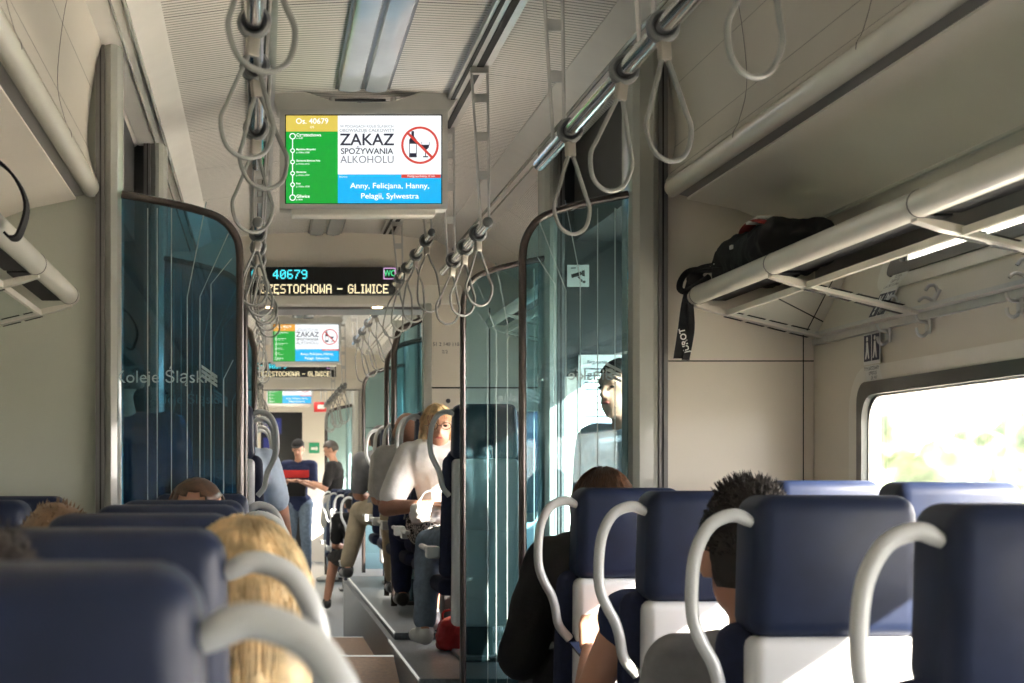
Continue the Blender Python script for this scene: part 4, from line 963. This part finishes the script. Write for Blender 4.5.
# right block
J = seated_joints(lean=-.06, drop=.0)
for k_ in ('shL','shR','chest','elL','elR'): J[k_].z -= .065
J['neck'].z -= .04; J['nk2'].z -= .01
person('man with dark spiky hair and grey shirt seated behind the second right headrest', (.975,2.72+S0+.12,-1.215), 0, J, 'c_grey', 'c_jeans', 'spiky', 'h_dark', 'skin2', hs=1.14, hstr=1500, seed=3)
J = seated_joints(drop=.06); J['elL'] = Vector((-.235,.08,.60)); J['wrL'] = Vector((-.17,.34,.70)); J['hdL'] = (0.2,.6,.6)
t, hp, Rh = person('bare-armed passenger holding a phone, third seat of the right aisle file', (1.03,3.48+S0+.12,-1.2), 0, J, 'c_navy', 'c_black', 'short', 'h_brown', 'skin', sleeve=.08)
ph = thing('smartphone', 'dark phone held in the hand of the passenger in the third right seat', 'phone', (.872,4.20,-.475), 0)
bm = new(); box(bm, -.028, .028, -.003, .003, -.0, .11, .002); bmesh.ops.rotate(bm, verts=bm.verts, cent=(0,0,0), matrix=Matrix.Rotation(-.5, 3, 'Y') @ Matrix.Rotation(-1.15, 3, 'X')); obj('case', bm, 'blk', ph)
bm = new(); box(bm, -.025, .025, -.0042, -.003, .005, .105); bmesh.ops.rotate(bm, verts=bm.verts, cent=(0,0,0), matrix=Matrix.Rotation(-.5, 3, 'Y') @ Matrix.Rotation(-1.15, 3, 'X')); obj('display', bm, mat('phone_display', (.008,.012,.03), .45, spec=.2), ph)
J = seated_joints(lean=-.0); J['elL'] = Vector((-.25,-.02,.60)); J['elR'] = Vector((.22,0,.60))
person('woman with long brown hair and black top in the last right aisle seat', (.985,4.25+S0+.10,-1.165), .05, tuck(J, .17), 'c_black', 'c_black', 'long', 'h_brown', 'skin', hs=1.08, fat=1.18, long=.34, long_sleeve=True, hstr=900, seed=5)
# left block
person('dark-haired passenger at the left edge, seated directly ahead of the nearest left seat', (-.215,.98+S0+.10,-1.214), 0, tuck(seated_joints(lean=-.05, drop=.0), .12), 'c_black', 'c_black', 'short', 'h_dark', 'skin', hs=1.0, hstr=700, seed=6)
J = seated_joints(lean=.19, drop=.02)
J['shR'] = J['shR']+Vector((.03,.0,-.02)); J['elR'] = Vector((.26,.16,.60)); J['wrR'] = Vector((.20,.36,.58))
person('blonde woman in a cream top leaning into the aisle between the left handles', (-.125,1.66+S0+.10,-1.21), 0, tuck(J, .14), 'c_white', 'c_beige', 'long', 'h_blond', 'skin', hs=1.02, long=.42, long_sleeve=True, hstr=1300, seed=8)
person('auburn-haired passenger low behind the third left seat, near the wall', (-.405,3.10,-1.222), 0, tuck(seated_joints(drop=.012), .14), 'c_grey', 'c_jeans', 'short', 'h_lbrown', 'skin2', hs=1.02, hstr=300, seed=9)
person('balding man whose brow and receding hair show above the left headrests', (-.185,4.80-S0-.12,-1.222), PI, tuck(seated_joints(drop=-.020)), 'c_navy', 'c_jeans', 'receding', 'h_brown', 'skin', nod=.20, hs=1.14, hstr=600, seed=10)
# vestibule
J = standing_joints(1.66, 'fold'); person('man in a navy T-shirt standing behind the left glass with his back turned', (-.50,5.62,-1.2), .35, J, 'c_navy', 'c_jeans', 'short', 'h_dark', 'skin', hs=1.05, fat=1.15, hstr=300, seed=11)
J = standing_joints(1.63, 'down'); person('dark-haired passenger in pale blue shirt standing behind the right glass', (1.37,5.95,-1.2), 2.2, J, 'c_blue', 'c_navy', 'short', 'h_dark', 'skin', seed=12)
# raised saloon
J = seated_joints(lean=.10); J['elL'] = Vector((-.26,.06,.62)); J['elR'] = Vector((.32,.06,.60)); J['wrR'] = Vector((.10,.30,.62)); J['wrL'] = Vector((-.06,.30,.62))
t, hp, Rh = person('blonde woman in white T-shirt, glasses and patterned skirt facing the camera', (.965,8.53-.32,P1+.035), PI, tuck(J, .17), 'c_white', 'pattern', 'long', 'h_blond', 'skin2', hs=1.05, fat=1.22, long=.14, skirt=True, seed=14, shoe='shoew', hstr=200)
glasses(t, hp, Rh)
hb = thing('handbag', 'small white handbag on the lap of the woman in white', 'handbag', (.86,7.93,P1+.60), .2)
obj('bag_body', bag_mesh(.12,.22,.11,.006), 'c_white', hb); bm = new(); tube(bm, smooth_path([(-.08,0,.10), (-.04,0,.16), (.05,0,.16), (.08,0,.10)], 4), .006, 6); obj('handle', bm, 'c_white', hb)
J = seated_joints(lean=.15); J['kneeL'] = Vector((-.21,.33,.47)); J['ankL'] = Vector((-.25,.17,.09)); J['toeL'] = Vector((-.28,.28,.035)); J['kneeR'] = Vector((.1,.33,.48)); J['ankR'] = Vector((.1,.30,.09)); J['toeR'] = Vector((.1,.42,.035)); J['elL'] = Vector((-.12,.15,.6))
for k_ in ('elR','wrR'): J[k_].x -= .0
person('passenger in rolled jeans mostly hidden by the tall white-backed seat', (1.02,7.0+S0+.12,P1), 0, J, 'c_navy', 'c_jeans', 'short', 'h_brown', 'skin2', shoe='shoew', seed=15)
J = seated_joints(lean=-.18); person('bald man in light grey shirt seated behind the woman in white', (.93,8.72+S0+.12,P1+.035), 0, tuck(J, .22), 'c_lgrey', 'c_navy', 'bald', 'h_dark', 'skin2', fat=1.15, hs=1.0, seed=16)
J = seated_joints(lean=-.10); person('man in grey shirt just past the doorway in the raised seats', (.955,9.66+S0+.11,P1+.035), 0, tuck(J, .2), 'c_lgrey', 'c_beige', 'short', 'h_brown', 'skin2', fat=1.15, seed=17)
J = seated_joints(lean=-.12); J['kneeL'] = Vector((-.20,.30,.49)); J['ankL'] = Vector((-.30,.20,.09)); J['toeL'] = Vector((-.33,.32,.035))
person('man in dark grey polo and beige trousers, last of the raised right seats', (.935,11.3+S0+.10,P1+.035), 0, J, 'c_grey', 'c_beige', 'short', 'h_dark', 'skin2', fat=1.1, seed=18)
J = seated_joints(lean=-.05); J['shR'] = J['shR']+Vector((.03,0,.0)); J['elR'] = Vector((.25,.10,.62)); J['wrR'] = Vector((.29,.33,.46)); J['hdR'] = (0,.6,-.7)
person('man in pale blue striped shirt leaning his arm into the aisle on the left', (-.15,7.9+S0+.12,P1), 0, J, 'c_blue', 'c_black', 'short', 'h_dark', 'skin', fat=1.15, seed=19)
# standing men
J = standing_joints(1.80, 'phone'); t, hp, Rh = person('young man in black cap and navy shirt with red print, standing far down the aisle', (.48,20.6,-1.35), PI*.92, J, 'c_navy', 'c_jeans', 'cap', 'h_dark', 'skin', nod=.35, seed=20)
bm = new(); box(bm, -.17, .17, .145, .155, 1.30, 1.40, .004); obj('red_chest_stripe', bm, 'c_red', t); bm = new(); box(bm, -.13, .13, .15, .165, 1.06, 1.29, .02); obj('black_pouch', bm, 'c_black', t)
J = standing_joints(1.78, 'phone'); t, hp, Rh = person('young man in black T-shirt over a long pale vest, standing far down the aisle', (.90,19.9,-1.35), PI*.42, J, 'c_black', 'c_jeans', 'short', 'h_grey', 'skin', nod=.45, seed=21, shoe='shoew'); under_vest(t, J)
# low saloon sitters
J = seated_joints(lean=-.1); J['kneeL'] = Vector((-.22,.32,.49)); J['ankL'] = Vector((-.30,.22,.09)); J['toeL'] = Vector((-.32,.34,.035))
person('bare-legged passenger in black sitting in the far low saloon', (.93,14.9+S0+.1,-1.35), 0, J, 'c_black', 'c_black', 'short', 'h_dark', 'skin2', skirt=True, seed=22)
# red box near the gangway
t = thing('hanging_emergency_box', 'small red emergency box high on the far right wall', 'box', (.82,21.9,.86)); bm = new(); box(bm, -.10, .10, -.04, .04, 0, .14, .01); obj('case', bm, 'red', t); bm = new(); box(bm, -.05, .05, -.043, -.038, .04, .10, .004); obj('label_plate', bm, 'white', t)
bm = new(); bar(bm, (0,0,.13), (0,0,.58), .012); obj('bracket', bm, 'alu', t)
t = thing('exit_sign', 'small green pictogram sign on the pale panel beside the gangway door', 'sign', (.80,24.19,.32)); bm = new(); box(bm, -.08,.08,-.01,0,0,.16); obj('plate', bm, mat('sign_green', (.02,.3,.15), .5), t, False)
bm = new(); poly(bm, [(-.05,.05), (.03,.05), (.03,.03), (.06,.07), (.03,.11), (.03,.09), (-.05,.09)], -.012); obj('arrow', bm, 'white', t, False)

# ------------------------------------------------------------------ outside
bm = new(); box(bm, -200, 200, -200, 300, -2.9, -2.8); struct('ground', bm, 'grass')
for i in range(9):
    X = 24+i*6.5; Y = 60+random.uniform(-3,6)
    t = thing('bush', 'hazy green bush in the field outside the right-hand window', 'bush', (X,Y,-2.8), group='bushes in the field outside')
    bm = new(); 
    for k in range(7): sphere(bm, (random.uniform(-1.6,1.6), random.uniform(-1,1), random.uniform(.8,4.3)), random.uniform(.9,1.5))
    bm = remesh(bm, .22, 1); bm.normal_update()
    for v in bm.verts: v.co += v.normal*.5*noise.noise(v.co*1.7+Vector((i,0,0)))
    obj('foliage', bm, 'bush', t); bm = new(); tube(bm, [(0,0,0), (0,0,1.5)], .2, 8); obj('trunk', bm, 'bark', t)

# ------------------------------------------------------------------ lift everything so the saloon floor is at zero
for o in list(col.objects):
    if o.parent is None: o.location.z += EYE

# ------------------------------------------------------------------ light
w = bpy.data.worlds.new('sky'); bpy.context.scene.world = w; w.use_nodes = True; nt = w.node_tree
bg = nt.nodes['Background']; tc = nt.nodes.new('ShaderNodeTexCoord'); sp = nt.nodes.new('ShaderNodeSeparateXYZ'); rp = nt.nodes.new('ShaderNodeValToRGB')
nt.links.new(tc.outputs['Generated'], sp.inputs[0]); nt.links.new(sp.outputs[2], rp.inputs[0]); nt.links.new(rp.outputs[0], bg.inputs[0])
rp.color_ramp.elements[0].color = (1,.95,.89,1); rp.color_ramp.elements[1].color = (.80,.86,1,1); rp.color_ramp.elements[1].position = .7
bg.inputs[1].default_value = 10
vm = nt.nodes.new('ShaderNodeVectorMath'); vm.operation = 'DOT_PRODUCT'; vm.inputs[1].default_value = (.70,-.45,.25)
nt.links.new(tc.outputs['Generated'], vm.inputs[0]); mr = nt.nodes.new('ShaderNodeMapRange'); nt.links.new(vm.outputs['Value'], mr.inputs[0])
mr.inputs[1].default_value = -.7; mr.inputs[2].default_value = .8; mr.inputs[3].default_value = 2.4; mr.inputs[4].default_value = 21; nt.links.new(mr.outputs[0], bg.inputs[1])
su = bpy.data.lights.new('sun', 'SUN'); su.energy = 100; su.angle = .01; su.color = (1,.93,.80)
so = bpy.data.objects.new('sun', su); col.objects.link(so); so.rotation_euler = Vector((-.62,.50,-.41)).to_track_quat('-Z', 'Y').to_euler()
def area(x, y, z, sx, sy, e, c=(1,.95,.86), rot=(0,0,0)):  # added fill lights under the ceiling, whose own strips stay unlit
    l = bpy.data.lights.new('saloon_fill', 'AREA'); l.shape = 'RECTANGLE'; l.size = sx; l.size_y = sy; l.energy = e; l.color = c
    o = bpy.data.objects.new('saloon_fill', l); col.objects.link(o); o.location = (x,y,z+EYE); o.rotation_euler = rot
area(CX, 1.5, 1.41, .2, 5, 2.5); area(CX, 11.5, 1.41, .2, 4, 26); area(CX, 20, 1.41, .2, 5, 45)
for (x, y) in ((.055,9.5), (.7,9.5), (.06,9.98), (.69,9.98)):
    l = bpy.data.lights.new('spot_lamp', 'SPOT'); l.energy = 2; l.color = (1,.75,.45); l.spot_size = 1.6; l.shadow_soft_size = .03
    o = bpy.data.objects.new('spot_lamp', l); col.objects.link(o); o.location = (x,y,1.0+EYE)

# ------------------------------------------------------------------ camera
cam = bpy.data.cameras.new('camera'); cam.lens = 1578/1024*36; cam.sensor_width = 36
cam.shift_x = (512-262)/1024; cam.shift_y = (474-341.5)/1024; cam.clip_start = .05; cam.clip_end = 500
cam.dof.use_dof = True; cam.dof.focus_distance = 5.5; cam.dof.aperture_fstop = 7.5
co = bpy.data.objects.new('camera', cam); col.objects.link(co); co.location = (0,0,EYE); co.rotation_euler = (PI/2,0,0)
sc = bpy.context.scene; sc.camera = co
sc.view_settings.view_transform = 'Standard'; sc.view_settings.look = 'None'; sc.view_settings.exposure = .38
sc.cycles.use_denoising = True; sc.cycles.max_bounces = 10; sc.cycles.transparent_max_bounces = 16; sc.cycles.diffuse_bounces = 6
sc.cycles.sample_clamp_indirect = 6; sc.cycles.caustics_reflective = False; sc.cycles.caustics_refractive = False
